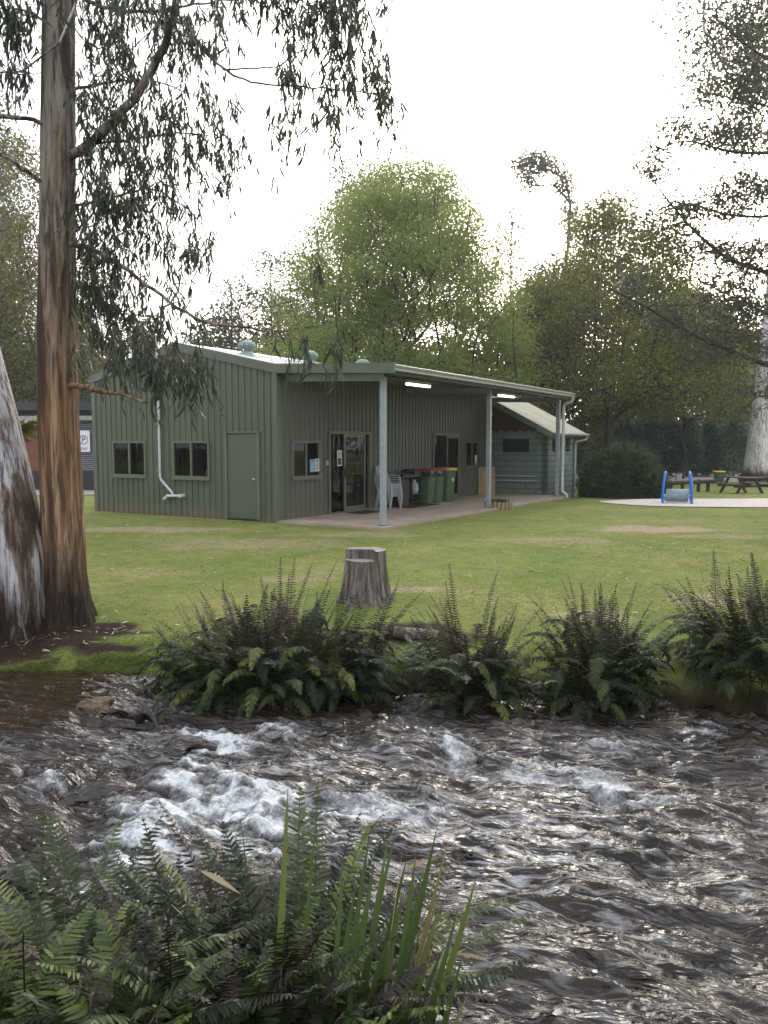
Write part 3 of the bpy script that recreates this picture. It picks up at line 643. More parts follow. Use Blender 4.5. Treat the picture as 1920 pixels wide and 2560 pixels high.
# ------------------------------------------------------------------ green block amenities building
blk = empty('block_building', S(2.17, 12.35), RZ, 'painted green concrete block building with lichen covered pitched roof at the shed end', 'building')
BW, BD, BE = 5.2, 3.1, 2.28         # local frame: x from -BW to 0, y from 0 to BD
def bpl(t, d, z): return (t, -d, z)
def flat_wall(name, p0, p1, th, ztop, holes, m, z0=-0.4, par=None):
    """thick wall with openings between plan points p0,p1; thickness th to the left of p0->p1"""
    p0 = np.array(p0, float); p1 = np.array(p1, float); L = np.linalg.norm(p1 - p0); e = (p1 - p0) / L; n = np.array([-e[1], e[0]])
    xs = sorted(set([0.0, L] + [h for hh in holes for h in hh[:2]])); mb = MB()
    for a, b in zip(xs[:-1], xs[1:]):
        iv = [(z0, None)]
        for h in holes:
            if h[0] <= (a + b) / 2 <= h[1]: iv = [(z0, h[2]), (h[3], None)]
        for lo, hi in iv:
            vs = []
            for t in (a, b):
                for d in (0, th):
                    q = p0 + e * t + n * d; h2 = ztop(t) if hi is None else hi
                    vs += [(q[0], q[1], lo), (q[0], q[1], h2)]
            mb.add(vs, [(0, 1, 3, 2), (4, 6, 7, 5), (0, 4, 5, 1), (2, 3, 7, 6), (0, 2, 6, 4), (1, 5, 7, 3)])
    return mb.build(name, m, par)
flat_wall('front_wall', (-BW, 0), (0, 0), .19, lambda t: BE, [(BW - 1.72, BW - .66, 1.52, 2.0)], BLOCK, par=blk)
flat_wall('side_wall', (0, 0.0), (0, BD), .19, lambda t: BE, [(.55, 1.0, 1.52, 2.0), (2.05, 2.5, 1.52, 2.0)], BLOCK, par=blk)
flat_wall('rear_wall', (0, BD), (-BW, BD), .19, lambda t: BE, [], BLOCK, par=blk)
MB().box(-BW + .3, -.2, BD - .5, BD - .2, .0, 2.0).build('inner_wall', INTERIOR, blk)
for (x0, x1) in ((-1.72, -.66),):
    MB().box(x0, x1, .1, .12, 1.52, 2.0).build('window', mat('vent_dark_mesh', (.012, .013, .014), .6, .2, 20), blk)
for (y0, y1) in ((.55, 1.0), (2.05, 2.5)): MB().box(-.12, -.1, y0, y1, 1.52, 2.0).build('window', bpy.data.materials['vent_dark_mesh'], blk)
MB().box(-1.95, -.45, -.012, -.0, 2.002, 2.2).build('lintel', mat('lintel_paint', (.17, .25, .21), .7, .08), blk)
SLP = 0.52
def bz(x): return BE + SLP * min(-x, BW + x) if x <= 0 else BE + SLP * -x
# brown boarded gable with scalloped foot
gb = MB(); poly = [(-.02, BE + .0), (-BW / 2, bz(-BW / 2) - .02), (-BW + .02, BE)]
foot = []
for i in range(27):
    x = -BW + .02 + (BW - .5) * i / 26; foot.append((x, BE + (.03 if i % 2 else -.04)))
gb.prism([(-.35, BE + .12)] + [(-BW / 2, bz(-BW / 2) - .03)] + [(-BW + .03, BE + .03)] + foot[1:], 'y', -.05, -.014)
gb.build('gable_boards', BROWNB, blk)
MB().prism([(-.0, BE), (-BW / 2, bz(-BW / 2) - .03), (-BW, BE)], 'y', 0.002, .15).build('gable_infill', BLOCK, blk)
for sgn in (1, -1):
    rf = MB()
    def xx(s): return -BW / 2 + sgn * s
    e_ = BW / 2 + .35; zt = lambda s: BE + SLP * (BW / 2 - s)
    rf.add([(xx(0), -.35, zt(0) + .1), (xx(e_), -.35, zt(e_) + .1), (xx(e_), BD + .35, zt(e_) + .1), (xx(0), BD + .35, zt(0) + .1),
            (xx(0), -.35, zt(0) + .06), (xx(e_), -.35, zt(e_) + .06), (xx(e_), BD + .35, zt(e_) + .06), (xx(0), BD + .35, zt(0) + .06)],
           [(0, 1, 2, 3), (7, 6, 5, 4), (0, 4, 5, 1), (1, 5, 6, 2), (2, 6, 7, 3), (3, 7, 4, 0)])
    r_ = rf.build('roof', LICHEN, blk)
    bb = MB(); bb.add([(xx(0), y, zt(0) + d) for y in (-.385, -.352) for d in (-.1, .115)] + [(xx(e_), y, zt(e_) + d) for y in (-.385, -.352) for d in (-.1, .115)],
                      [(0, 1, 3, 2), (4, 6, 7, 5), (0, 4, 5, 1), (2, 3, 7, 6), (0, 2, 6, 4), (1, 5, 7, 3)])
    bb.build('barge_board', mat('barge_paint', (.19, .25, .215), .6, .2, 5, dirt=(.3, .27, .2)), blk)
    MB().tube([(xx(e_ + .05), -.37, zt(e_) + .05), (xx(e_ + .05), BD + .37, zt(e_) + .05)], .055, 8).build('gutter', mat('old_grey_gutter', (.2, .2, .19), .6, .1), blk)
# stepped block buttress / flue on the front face
bt = MB(); rings = []
for z, wx_, dy in ((-.3, .62, .5), (.8, .6, .46), (1.2, .52, .38), (1.5, .44, .34), (1.9, .4, .34), (3.5, .4, .34)):
    rings.append([(-2.75 - .35, -.001, z), (-2.75 - .35, -dy, z), (-2.75 + wx_, -dy, z), (-2.75 + wx_, -.001, z)])
bt.loft(rings).build('flue', BLOCK, blk)
MB().tube([(-2.05, -.07, -.1), (-2.05, -.07, .62), (-2.02, -.07, .655), (-.35, -.07, .66)], .018, 8).tube([(-1.98, -.07, -.1), (-1.98, -.07, .45), (-1.95, -.07, .49), (-.35, -.07, .5)], .018, 8).build('water_pipe', WHITE_PVC, blk)
MB().tube([(.03, .2, 0), (.03, .2, 1.3), (.03, .5, 1.3)], .012, 6).build('conduit', bpy.data.materials['barge_paint'], blk)
MB().tube([(.4, BD + .3, BE - .2), (.35, BD + .25, BE - .3), (.08, BD - .1, BE - .38), (.06, BD - .12, BE - .5), (.06, BD - .12, -.4)], .042, 10).build('downpipe', WHITE_PVC, blk)
lb = MB().tube([(-2.1, -.06, 2.95), (-2.1, -.12, 2.95)], .03, 8).build('wall_light', WHITE_PLASTIC, blk)
MB().lathe([(.03, .0), (.06, -.05), (.05, -.12), (.002, -.14)], (-2.1, -.13, 2.96), 12).build('globe', WHITE_PLASTIC, lb)

# ------------------------------------------------------------------ neighbouring cabin, left
cab = empty('cabin', (-17.2, 38.5, g0(-17, 38.5)), R(-6), 'red brown and dark corrugated cabin standing beyond the gravel behind the gum trunks', 'cabin')
MB().box(-6, 6.5, 0.05, 5, 0, .95).build('base', CAB_BASE, cab)
sl_ = MB()
for i in range(9): sl_.box(-6, 6.5, 0.0, .04, .06 + i * .1, .13 + i * .1)
sl_.build('base_slats', CAB_BASE, cab)
MB().box(-6, 1.6, .1, 5, .95, 3.6).build('wall', CAB_RED, cab)
cw = MB(); vs = []; n = 46
for i in range(n * 4 + 1):
    z = .95 + (3.2 - .95) * i / (n * 4); d = .03 * math.sin(2 * math.pi * i / 8)
    vs += [(1.6, .02 + d, z), (6.5, .02 + d, z)]
cw.add(vs, [(2 * i, 2 * i + 1, 2 * i + 3, 2 * i + 2) for i in range(n * 4)])
def stripes():
    m, t, p = newmat('pale_horizontal_corrugation'); tc = nd(t, 'ShaderNodeTexCoord'); s_ = nd(t, 'ShaderNodeSeparateXYZ'); t.links.new(tc.outputs['Object'], s_.inputs[0])
    w_ = math_(t, 'SINE', math_(t, 'MULTIPLY', s_.outputs[2], 2 * math.pi / 0.098)); c = ramp(t, w_, [(0.4, (.12, .12, .16)), (0.6, (.5, .5, .6))])
    t.links.new(c, p.inputs['Base Color']); p.inputs['Roughness'].default_value = .5; return m
cw.build('corrugated_wall', stripes(), cab)
MB().box(1.5, 1.62, -.01, .1, .95, 3.6).build('corner_post', CAB_BASE, cab)
MB().box(1.62, 6.5, .1, 5, .95, 3.6).build('wall', CAB_DARK, cab)
for x in (-4.6,):
    wf = MB().box(x, x + 1.2, .0, .09, 1.7, 3.0).build('window', CAB_BASE, cab)
    MB().box(x + .07, x + 1.13, -.02, -.001, 1.77, 2.93).build('pane', mat('cabin_pane', (.02, .025, .03), .06, .1), wf)
MB().box(-6.6, 7.0, -.5, 5.6, 4.05, 4.17).build('roof', CAB_DARK, cab)
MB().box(-6.6, 7.0, -.56, -.505, 3.82, 4.2).build('fascia', CAB_BASE, cab)
MB().box(-6.5, 6.9, -.45, -.35, 3.35, 3.55).build('verandah_beam', mat('grey_beam', (.3, .28, .27), .7, .2, 4), cab)
MB().box(-6, 6.5, .3, 4.8, 3.6, 4.05).build('upper_wall', CAB_DARK, cab)
sg = empty('paper_sign', (0, 0, 0), 0, 'white printed notice fixed to the pale corrugated cabin wall', 'sign')
q_ = dat(181, 953, 38.0)
sg.location = q_; sg.rotation_euler = (0, 0, R(-6))
MB().box(-.3, .3, -.012, 0, -.5, .5).build('sheet', PAPER, sg)
ik = MB()
for k in range(20):
    a0 = 2 * math.pi * k / 20; a1 = 2 * math.pi * (k + 1) / 20
    ik.bar((.2 * math.cos(a0), -.018, .06 + .2 * math.sin(a0)), (.2 * math.cos(a1), -.018, .06 + .2 * math.sin(a1)), .01, .035)
ik.box(-.07, -.03, -.023, -.013, -.06, .18).box(-.03, .07, -.023, -.013, .145, .18).box(-.03, .07, -.023, -.013, .05, .085).box(.05, .085, -.022, -.0135, .06, .17)
ik.box(-.2, .2, -.02, -.013, -.34, -.31).box(-.14, .14, -.02, -.013, -.41, -.385)
ik.build('printing', INK, sg)

# ------------------------------------------------------------------ things on the verandah
def on_shed(name, o, a, z, label, cat, group=None, rz=0.0): return empty(name, S(o, a, z), RZ + rz, label, cat, group)
# notices on the first verandah window
def notice(name, a0, a1, z0, z1, m, label, d=.034):
    e = on_shed(name, d, 0, 0, label, 'notice')
    MB().box(0, .003, a0, a1, z0, z1).build('sheet', m, e); return e
e = notice('paper_notice', 1.46, 1.66, 1.14, 1.46, PAPER, 'white printed notice in the corner of the first verandah window')
ik = MB().box(.0035, .0045, 1.5, 1.6, 1.39, 1.425)
for k in range(7): ik.box(.0035, .0045, 1.49, 1.62 - .02 * (k % 3), 1.19 + k * .026, 1.2 + k * .026)
ik.build('printing', INK, e)
e = notice('blue_notice', 1.24, 1.455, 1.125, 1.45, PAPER_B, 'pale blue poster beside the white notice on the first verandah window')
ik = MB()
for k in range(6): ik.box(.0035, .0045, 1.27, 1.42 - .03 * (k % 2), 1.16 + k * .04, 1.172 + k * .04)
ik.build('printing', PAPER, e)
e = notice('door_notice', 2.48, 2.7, 1.25, 1.66, PAPER, 'white notice with dark picture taped to the open sliding door glass', .0)
ik = MB().box(.0035, .0045, 2.51, 2.66, 1.28, 1.46)
for k in range(4): ik.box(.0035, .0045, 2.51, 2.66, 1.5 + k * .035, 1.513 + k * .035)
ik.build('printing', INK, e)
e = notice('small_notice', 10.93, 11.1, 1.08, 1.42, PAPER, 'small white paper in the far verandah window', .036)
MB().box(.0035, .0045, 10.98, 11.05, 1.08, 1.22).build('printing', INK, e)
# bottle on the gable window sill (inside)
bo = empty('sauce_bottle', S(-2.36, .1, 1.0), RZ, 'small orange bottle standing behind the gable window nearest the door', 'bottle')
MB().lathe([(.035, 0), (.04, .01), (.04, .11), (.03, .135), (.014, .15)], (0, 0, 0), 12).build('body', mat('amber_bottle', (.55, .3, .14), .4, .1), bo)
MB().lathe([(.016, .1505), (.016, .17), (.006, .205), (.002, .206)], (0, 0, 0), 10).build('cap', WHITE_PLASTIC, bo)
MB().box(.035, .0415, -.02, .02, .03, .09).build('label_sheet', PAPER, bo)
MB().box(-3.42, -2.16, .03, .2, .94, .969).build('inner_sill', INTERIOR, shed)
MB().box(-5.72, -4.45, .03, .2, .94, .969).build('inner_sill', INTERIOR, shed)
# door mat and barbecue mat
e = on_shed('door_mat', .55, 3.0, .0125, 'black rubber mat lying in front of the open sliding door', 'mat'); MB().bbox(-.3, .3, -.5, .5, 0, .014, .004).build('mat', RUBBER, e)
e = on_shed('barbecue_mat', .5, 5.5, .0125, 'black mat lying under the barbecue and gas bottle', 'mat'); MB().bbox(-.38, .48, -.75, .95, 0, .01, .003).build('mat', RUBBER, e)
# stacked plastic chairs: local +x is the way the chair faces
def make_chair():
    e = empty('plastic_chair', (0, 0, 0), 0, None, 'chair', 'white plastic chairs stacked against the wall')
    m = WHITE_PLASTIC
    st = MB(); n = 8
    rings = []
    for i in range(n + 1):
        x = -.2 + .42 * i / n; zz = .40 + .015 * math.sin(i / n * math.pi * 1.2 + 2.2) - (.03 if i == n else 0)
        rings.append([(x, -.21, zz + .01), (x, 0, zz - .004), (x, .21, zz + .01), (x, .21, zz - .018), (x, 0, zz - .03), (x, -.21, zz - .018)])
    st.loft(rings).build('seat', m, e)
    bk = MB()
    for k in range(6):
        y = -.16 + k * .064; pts = [(-.2 - .05 * s_ - .1 * s_ * s_, y * (1 + .1 * s_), .41 + .43 * s_) for s_ in np.linspace(0, 1, 5)]
        for p, q in zip(pts[:-1], pts[1:]): bk.bar(p, q, .04, .012)
    bk.tube([(-.355, -.2, .79), (-.365, -.17, .85), (-.37, 0, .875), (-.365, .17, .85), (-.355, .2, .79)], .022, 8)
    for sy in (-1, 1): bk.tube([(-.2, sy * .2, .4), (-.26, sy * .21, .6), (-.355, sy * .2, .79)], .02, 6)
    bk.build('backrest', m, e)
    for sy in (-1, 1):
        MB().loft([[(.22 - .0, sy * .2 - .03, .4), (.22, sy * .2 + .03, .4), (.16, sy * .2 + .03, .4), (.16, sy * .2 - .03, .4)], [(.27, sy * .235 - .018, 0), (.27, sy * .235 + .018, 0), (.235, sy * .235 + .018, 0), (.235, sy * .235 - .018, 0)]]).build('leg', m, e)
        MB().loft([[(-.14, sy * .19 - .03, .4), (-.14, sy * .19 + .03, .4), (-.21, sy * .19 + .03, .4), (-.21, sy * .19 - .03, .4)], [(-.27, sy * .225 - .018, 0), (-.27, sy * .225 + .018, 0), (-.31, sy * .225 + .018, 0), (-.31, sy * .225 - .018, 0)]]).build('leg', m, e)
        MB().tube([(.2, sy * .22, .4), (.17, sy * .255, .56), (.12, sy * .265, .61), (-.1, sy * .26, .62), (-.27, sy * .215, .62)], .019, 8).build('armrest', m, e)
    return e
ch0 = make_chair()
TOP = ['topmost', 'fifth from the floor', 'fourth from the floor', 'third from the floor', 'second from the floor', 'lowest']
for k in range(6):
    c_ = ch0 if k == 0 else copy_tree(ch0)
    c_.location = S(.40 + .012 * k, 4.44 - .004 * k, .0125 + .062 * k); c_.rotation_euler = (0, 0, RZ + R(-8))
    c_['label'] = 'white plastic chair, ' + TOP[5 - k] + ' of the stack behind the first verandah post'
# barbecue
bq = on_shed('barbecue', .34, 5.55, .023, 'black flat plate gas barbecue trolley between the chairs and the bins', 'barbecue')
MB().bbox(-.24, .24, -.6, .55, .82, .9, .01).build('cook_box', BLACK, bq)
MB().bbox(-.26, .26, -.66, .12, .905, .93, .006).build('hot_plate', BLACK, bq)
hd = MB(); hd.loft([[(-.25, y, .905), (-.25, y, 1.02), (-.12, y, 1.06), (.2, y, .985), (.24, y, .905)] for y in (.14, .56)]).build('hood', BLACK, bq)
for sx in (-.21, .21):
    for sy in (-.05, .5): MB().bar((sx, sy, 0), (sx, sy, .82), .035, .035).build('leg', BLACK, bq)
MB().box(-.23, .23, -.07, .52, .3, .33).box(-.22, -.2, -.05, .5, .05, .08).box(.19, .225, -.05, .5, .08, .105).build('shelf', BLACK, bq)
kn = MB()
for y in (-.45, -.2, .1, .35): kn.tube([(.241, y, .86), (.27, y, .86)], .022, 10)
kn.build('knob', CHROME, bq)
ct = MB().bbox(-.2, .18, -.62, -.1, .0, .78, .01).build('cabinet', BLACK, bq)
gb_ = on_shed('gas_bottle', .44, 5.83, .023 + .335, 'grey gas bottle on the barbecue shelf', 'gas bottle')
GASM = mat('grey_gas_bottle', (.36, .38, .4), .45, .12, 8)
MB().lathe([(.1, 0), (.1, .03), (.115, .035), (.125, .07), (.13, .12), (.13, .24), (.12, .29), (.08, .325), (.04, .335)], (0, 0, 0), 20).build('tank', GASM, gb_)
MB().lathe([(.055, .336), (.055, .40), (.045, .40), (.045, .38)], (0, 0, 0), 14).build('collar', GASM, gb_)
MB().tube([(0, 0, .38), (0, 0, .43)], .022, 8).tube([(0, 0, .42), (.06, 0, .42)], .016, 8).build('valve', CHROME, gb_)
MB().box(.125, .134, -.05, .0, .1, .16).build('label_sheet', PAPER, gb_)
# wheelie bins: local +x is the front
def make_bin(lidm, label, group, loc, rz, s=(1, 1, 1), bag=False):
    e = empty('wheelie_bin', loc, rz, label, 'bin', group); e.scale = s
    def ring(z, hx, hy, cx): return [(cx + sx * (hx - ox), sy * (hy - oy), z) for sx, sy, ox, oy in ((-1, -1, .04, 0), (1, -1, .04, 0), (1, -1, 0, .04), (1, 1, 0, .04), (1, 1, .04, 0), (-1, 1, .04, 0), (-1, 1, 0, .04), (-1, -1, 0, .04))]
    b_ = MB(); b_.loft([ring(0, .23, .22, .02), ring(.03, .25, .235, .02), ring(.5, .29, .255, .01), ring(.9, .335, .28, 0), ring(.935, .34, .285, 0), ring(.94, .365, .31, 0), ring(.985, .365, .31, 0)])
    b_.build('body', BIN_G, e)
    l_ = MB(); l_.loft([ring(.987, .375, .315, .0), ring(1.015, .378, .318, .0), ring(1.05, .34, .28, .01), ring(1.062, .25, .2, .02)])
    l_.build('lid', lidm, e)
    MB().tube([(-.43, -.22, .97), (-.43, .22, .97)], .016, 8).bar((-.36, -.2, .95), (-.43, -.2, .97), .03, .03).bar((-.36, .2, .95), (-.43, .2, .97), .03, .03).build('handle', BIN_G, e)
    for sy in (-1, 1): MB().tube([(-.24, sy * .24, .1), (-.24, sy * .3, .1)], .1, 18).build('wheel', RUBBER, e)
    pr = MB()
    pr.add([(.331 - .012, -.03, .7), (.331 - .012, .03, .7), (.331 - .0, 0, .79)], [(0, 1, 2)])
    pr.build('moulded_mark', mat('pale_mark', (.3, .36, .28), .6, .1), e)
    if bag:
        bg_ = MB(); rr = random.Random(4); n = 36; rings = []
        for z, k in ((.86, 1.035), (.93, 1.07), (.986, 1.05)):
            rings.append([((.352 * k + .0) * max(-1, min(1, 1.35 * math.cos(2 * math.pi * i / n))) + rr.uniform(-.006, .012), .297 * k * max(-1, min(1, 1.35 * math.sin(2 * math.pi * i / n))) + rr.uniform(-.006, .012), z + (rr.uniform(-.05, .02) if z < .9 else 0)) for i in range(n)])
        bg_.loft(rings, cap=False).build('bin_liner', mat('black_bin_liner', (.012, .012, .013), .3, .3, 12, bmp=.5, bscale=25), e)
    return e
r1 = make_bin(LID_R, 'green wheelie bin with dark red lid and black liner nearest the barbecue', 'wheelie bins on the verandah', S(.42, 6.42, .0125), RZ + R(6), bag=True)
make_bin(LID_R, 'red lidded green wheelie bin between the other red lidded one and the yellow lidded one', 'wheelie bins on the verandah', S(.42, 6.42, .0125) - ER * .02 + EL * 0.0 + EL * (-.0), RZ, bag=True).location = S(.40, 7.02, .0125)
y1 = make_bin(LID_Y, 'green wheelie bin with yellow lid at the right of the verandah bins', 'wheelie bins on the verandah', S(.46, 7.66, .0125), RZ + R(-3))
MB().box(.322, .33, .04, .12, .62, .74).build('label_sheet', PAPER, y1)
# plywood toss board leaning at the end of the wall
pb = on_shed('toss_board', .34, 11.3, .0125, 'pale plywood toss board with a dark keyhole shape leaning at the wall end', 'board')
pbm = MB(); pbm.bbox(-.3, .3, -.012, .012, 0, 1.0, .004); o_ = pbm.build('panel', PLY, pb); 
hl = MB().tube([(.03, -.0135, .78), (.03, -.016, .78)], .055, 14).box(.03, .075, -.0165, -.0136, .58, .74).tube([(.055, -.0135, .6), (.055, -.0165, .6)], .035, 10); h_ = hl.build('keyhole', INK, pb)
pb.rotation_euler = (R(-8), 0, RZ + R(28))
# log edged planter by the middle post
pl_ = empty('planter', np.append(donz(1078, 1100, -.05)[:2], -.05), R(-10), 'small oval planter edged with upright pine logs at the middle post', 'planter')
lg = MB(); n = 20; rr = random.Random(2)
for i in range(n):
    t = 2 * math.pi * i / n; lg.lathe([(.052, -.1), (.053, .2 + rr.uniform(-.012, .012)), (.046, .215), (.001, .216)], (.36 * math.cos(t), .24 * math.sin(t), 0), 8)
lg.build('log_edging', LOGW, pl_)
MB().lathe([(.3, -.05), (.31, .16), (.2, .185), (.01, .19)], (0, 0, 0), 18).build('soil', SOIL, pl_).scale = (1.08, .68, 1)

# ------------------------------------------------------------------ play roller, picnic table, rails, bollard, far bin
yp = 25.2; pc = np.array([at(1692, 1250, yp)[0], yp, g0(9, yp)])
pr_ = empty('play_roller', pc, R(-19), 'blue arched play frame with a pale roller drum on the gravel', 'play equipment')
for s_ in (-1, 1):
    x = s_ * .36
    for dy in (-.55, .55):
        pts = [(x + s_ * .07, dy * .95, -.2), (x + s_ * .06, dy * .9, .45), (x + s_ * .02, dy * .55, .85), (x, dy * .25, .96), (x, 0, .98)]
        MB().tube(pts, .035, 10).build('arch_rail', BLUE_M, pr_)
    MB().tube([(x + s_ * .062, -.5, .25), (x + s_ * .062, .5, .25)], .022, 8).build('axle_bar', BLUE_M, pr_)
MB().tube([(-.41, 0, .25), (.41, 0, .25)], .02, 8).build('axle', CHROME, pr_)
MB().tube([(-.335, 0, .25), (-.335, 0, .25001), (-.325, 0, .25), (.325, 0, .25), (.335, 0, .25)], [.02, .19, .2, .2, .19], 24).build('roller', TEALROLL, pr_)
YT = 36.0; tp = at(1853, 1226, YT); tp[2] = g0(tp[0], YT)
tb = empty('picnic_table', tp, R(14), 'dark weathered timber picnic table with attached benches on the far lawn', 'picnic table')
tm = MB()
for k in range(5): tm.bbox(-.42 + k * .17, -.42 + k * .17 + .155, -.95, .95, .69, .735, .006)
tm.build('tabletop', DARKW, tb)
for s_ in (-1, 1):
    bm_ = MB()
    for k in range(2): bm_.bbox(s_ * .75 - .15 + k * .155, s_ * .75 - .15 + k * .155 + .14, -.95, .95, .4, .44, .006)
    bm_.build('bench', DARKW, tb)
for y in (-.55, .55):
    for s_ in (-1, 1): MB().bar((s_ * .28, y + .03 * s_, .69), (s_ * .72, y + .03 * s_, -.05), .05, .12).build('leg', DARKW, tb)
    MB().box(-.88, .88, y - .1, y - .055, .3, .4).build('bearer', DARKW, tb)
def rail(x0, x1, yy, h, label, dyaw=0):
    a = at(x0, 1200, yy); b = at(x1, 1200, yy); L = b[0] - a[0]; zz = float(g0((a[0] + b[0]) / 2, yy))
    e = empty('log_rail', ((a[0] + b[0]) / 2, yy, zz), R(dyaw), label, 'log rail', 'low log rails on the far lawn')
    MB().tube([(-L / 2 - .25, 0, h - .05), (L / 2 + .2, 0, h)], .09, 10).build('rail', DARKW, e)
    for x in (-L / 2 + .05, L / 2 - .05): MB().lathe([(.085, -.3), (.085, h + .02), (.07, h + .07), (.001, h + .08)], (x, .13, 0), 10).build('post', DARKW, e)
rail(1747, 1778, 37.5, .5, 'short log rail on two posts left of the picnic table', 8)
rail(1676, 1712, 36.5, .48, 'low log rail behind the blue play frame')
rail(1862, 1925, 41, .5, 'low log rail behind the picnic table near the white gum', -8)
bp_ = at(1697, 1181, 47.5); bp_[2] = g0(bp_[0], 47.5)
bl = empty('bollard', bp_, 0, 'grey power bollard standing by the gravel before the conifers', 'bollard')
MB().bbox(-.16, .16, -.12, .12, -.2, .5, .02).build('body', GALV, bl); MB().bbox(-.18, .18, -.14, .14, .505, .58, .02).build('cap', CAB_BASE, bl)
fb = at(1798, 1186, 47); fb[2] = g0(fb[0], 47) - .1
make_bin(LID_Y, 'green wheelie bin with yellow lid alone by the far gravel road', None, fb, R(-100), (.95, .95, .72))
# ------------------------------------------------------------------ plant tools
rng = np.random.default_rng(7)
def seed(k):
    global rng; rng = np.random.default_rng(k)
class PL:
    """numpy collector of leaves and stems for one mesh"""
    def __init__(s): s.V = []; s.Fq = []; s.a = []; s.n = 0
    def blades(s, P, D, SD, L, W, prof=(0.35, 1.0, 0.75, 0.0), bend=None, val=None, fold=0.0):
        """flat leaves: base P, direction D, side SD, length L, width W; prof = width at even stations"""
        n = len(P)
        if n == 0: return
        L = np.broadcast_to(np.asarray(L, float), (n,)); W = np.broadcast_to(np.asarray(W, float), (n,))
        bend = np.zeros((n, 3)) if bend is None else bend
        k = len(prof); st = np.linspace(0, 1, k); pts = []
        for t, w_ in zip(st, prof):
            c = P + D * (L * t)[:, None] + bend * (t * t)
            h = SD * (W * max(w_, 0.03) * 0.5)[:, None]
            pts += [c - h, c + h]
        V = np.stack(pts, 1).reshape(-1, 3)
        b = np.arange(n)[:, None] * (2 * k)
        fs = [np.concatenate([b + 2 * i, b + 2 * i + 1, b + 2 * i + 3, b + 2 * i + 2], 1) for i in range(k - 1)]
        F_ = np.stack(fs, 1).reshape(-1, 4) + s.n
        v = rng.random(n) if val is None else np.broadcast_to(np.asarray(val, float), (n,))
        s.V.append(V); s.Fq.append(F_); s.a.append(np.repeat(v, k - 1)); s.n += len(V)
    def segs(s, P0, P1, r0, r1, nseg=5, val=0.5):
        n = len(P0)
        if n == 0: return
        P0 = np.asarray(P0, float); P1 = np.asarray(P1, float); T = nrm(P1 - P0)
        ref = np.where(np.abs(T[:, 2:3]) < 0.9, np.array([[0, 0, 1.0]]), np.array([[1.0, 0, 0]]))
        A = nrm(np.cross(T, ref)); B = np.cross(T, A)
        r0 = np.broadcast_to(r0, (n,)); r1 = np.broadcast_to(r1, (n,)); pts = []
        for (P, r) in ((P0, r0), (P1, r1)):
            for k in range(nseg):
                an = 2 * math.pi * k / nseg
                pts.append(P + (A * math.cos(an) + B * math.sin(an)) * r[:, None])
        V = np.stack(pts, 1).reshape(-1, 3); b = np.arange(n)[:, None] * (2 * nseg)
        fs = [np.concatenate([b + k, b + (k + 1) % nseg, b + (k + 1) % nseg + nseg, b + k + nseg], 1) for k in range(nseg)]
        s.V.append(V); s.Fq.append(np.stack(fs, 1).reshape(-1, 4) + s.n); s.a.append(np.full(n * nseg, val)); s.n += len(V)
    def build(s, name, m, parent=None, smooth=False, origin=None):
        V = np.concatenate(s.V)
        if origin is not None: V = V - np.asarray(origin)
        return mesh_np(name, V, [np.concatenate(s.Fq)], m, parent, attr=np.concatenate(s.a), smooth=smooth)

def grow(trunk, targets, aniso=(1.4, 1.4, 1.0), seg=0.5, tip=0.012, expo=2.3, curve=0.12, wob=0.05, maxr=9, zpen=1.5):
    """skeleton: trunk points in order, then every target joins the nearest suitable node"""
    N = [np.array(p, float) for p in trunk]; par = [-1] + list(range(len(trunk) - 1)); an = np.array(aniso)
    order = np.argsort(np.linalg.norm((targets - N[len(N) // 3]) * an, axis=1)); ends = []
    for q in order:
        t = targets[q]; A = np.array(N); d = np.linalg.norm((A - t) * an, axis=1) + zpen * np.maximum(0, A[:, 2] - t[2] + 0.25 * np.linalg.norm((A - t)[:, :2], axis=1))
        i = int(np.argmin(d)); p0 = N[i]; L = np.linalg.norm(t - p0); k = max(1, int(L / seg)); last = i
        for j in range(1, k + 1):
            s_ = j / k; p = p0 + (t - p0) * s_; p[2] -= curve * L * math.sin(math.pi * s_)
            if j < k: p = p + rng.normal(0, wob * L / k, 3)
            N.append(p); par.append(last); last = len(N) - 1
        ends.append(last)
    N = np.array(N); par = np.array(par); n = len(N); acc = np.zeros(n); kids = np.zeros(n, int)
    for i in range(1, n): kids[par[i]] += 1
    for i in range(n - 1, 0, -1):
        if kids[i] == 0: acc[i] += tip ** expo
        acc[par[i]] += acc[i]
    r = np.minimum(acc ** (1 / expo), maxr); r[kids == 0] = tip * 0.5
    return N, par, r, np.array(ends)

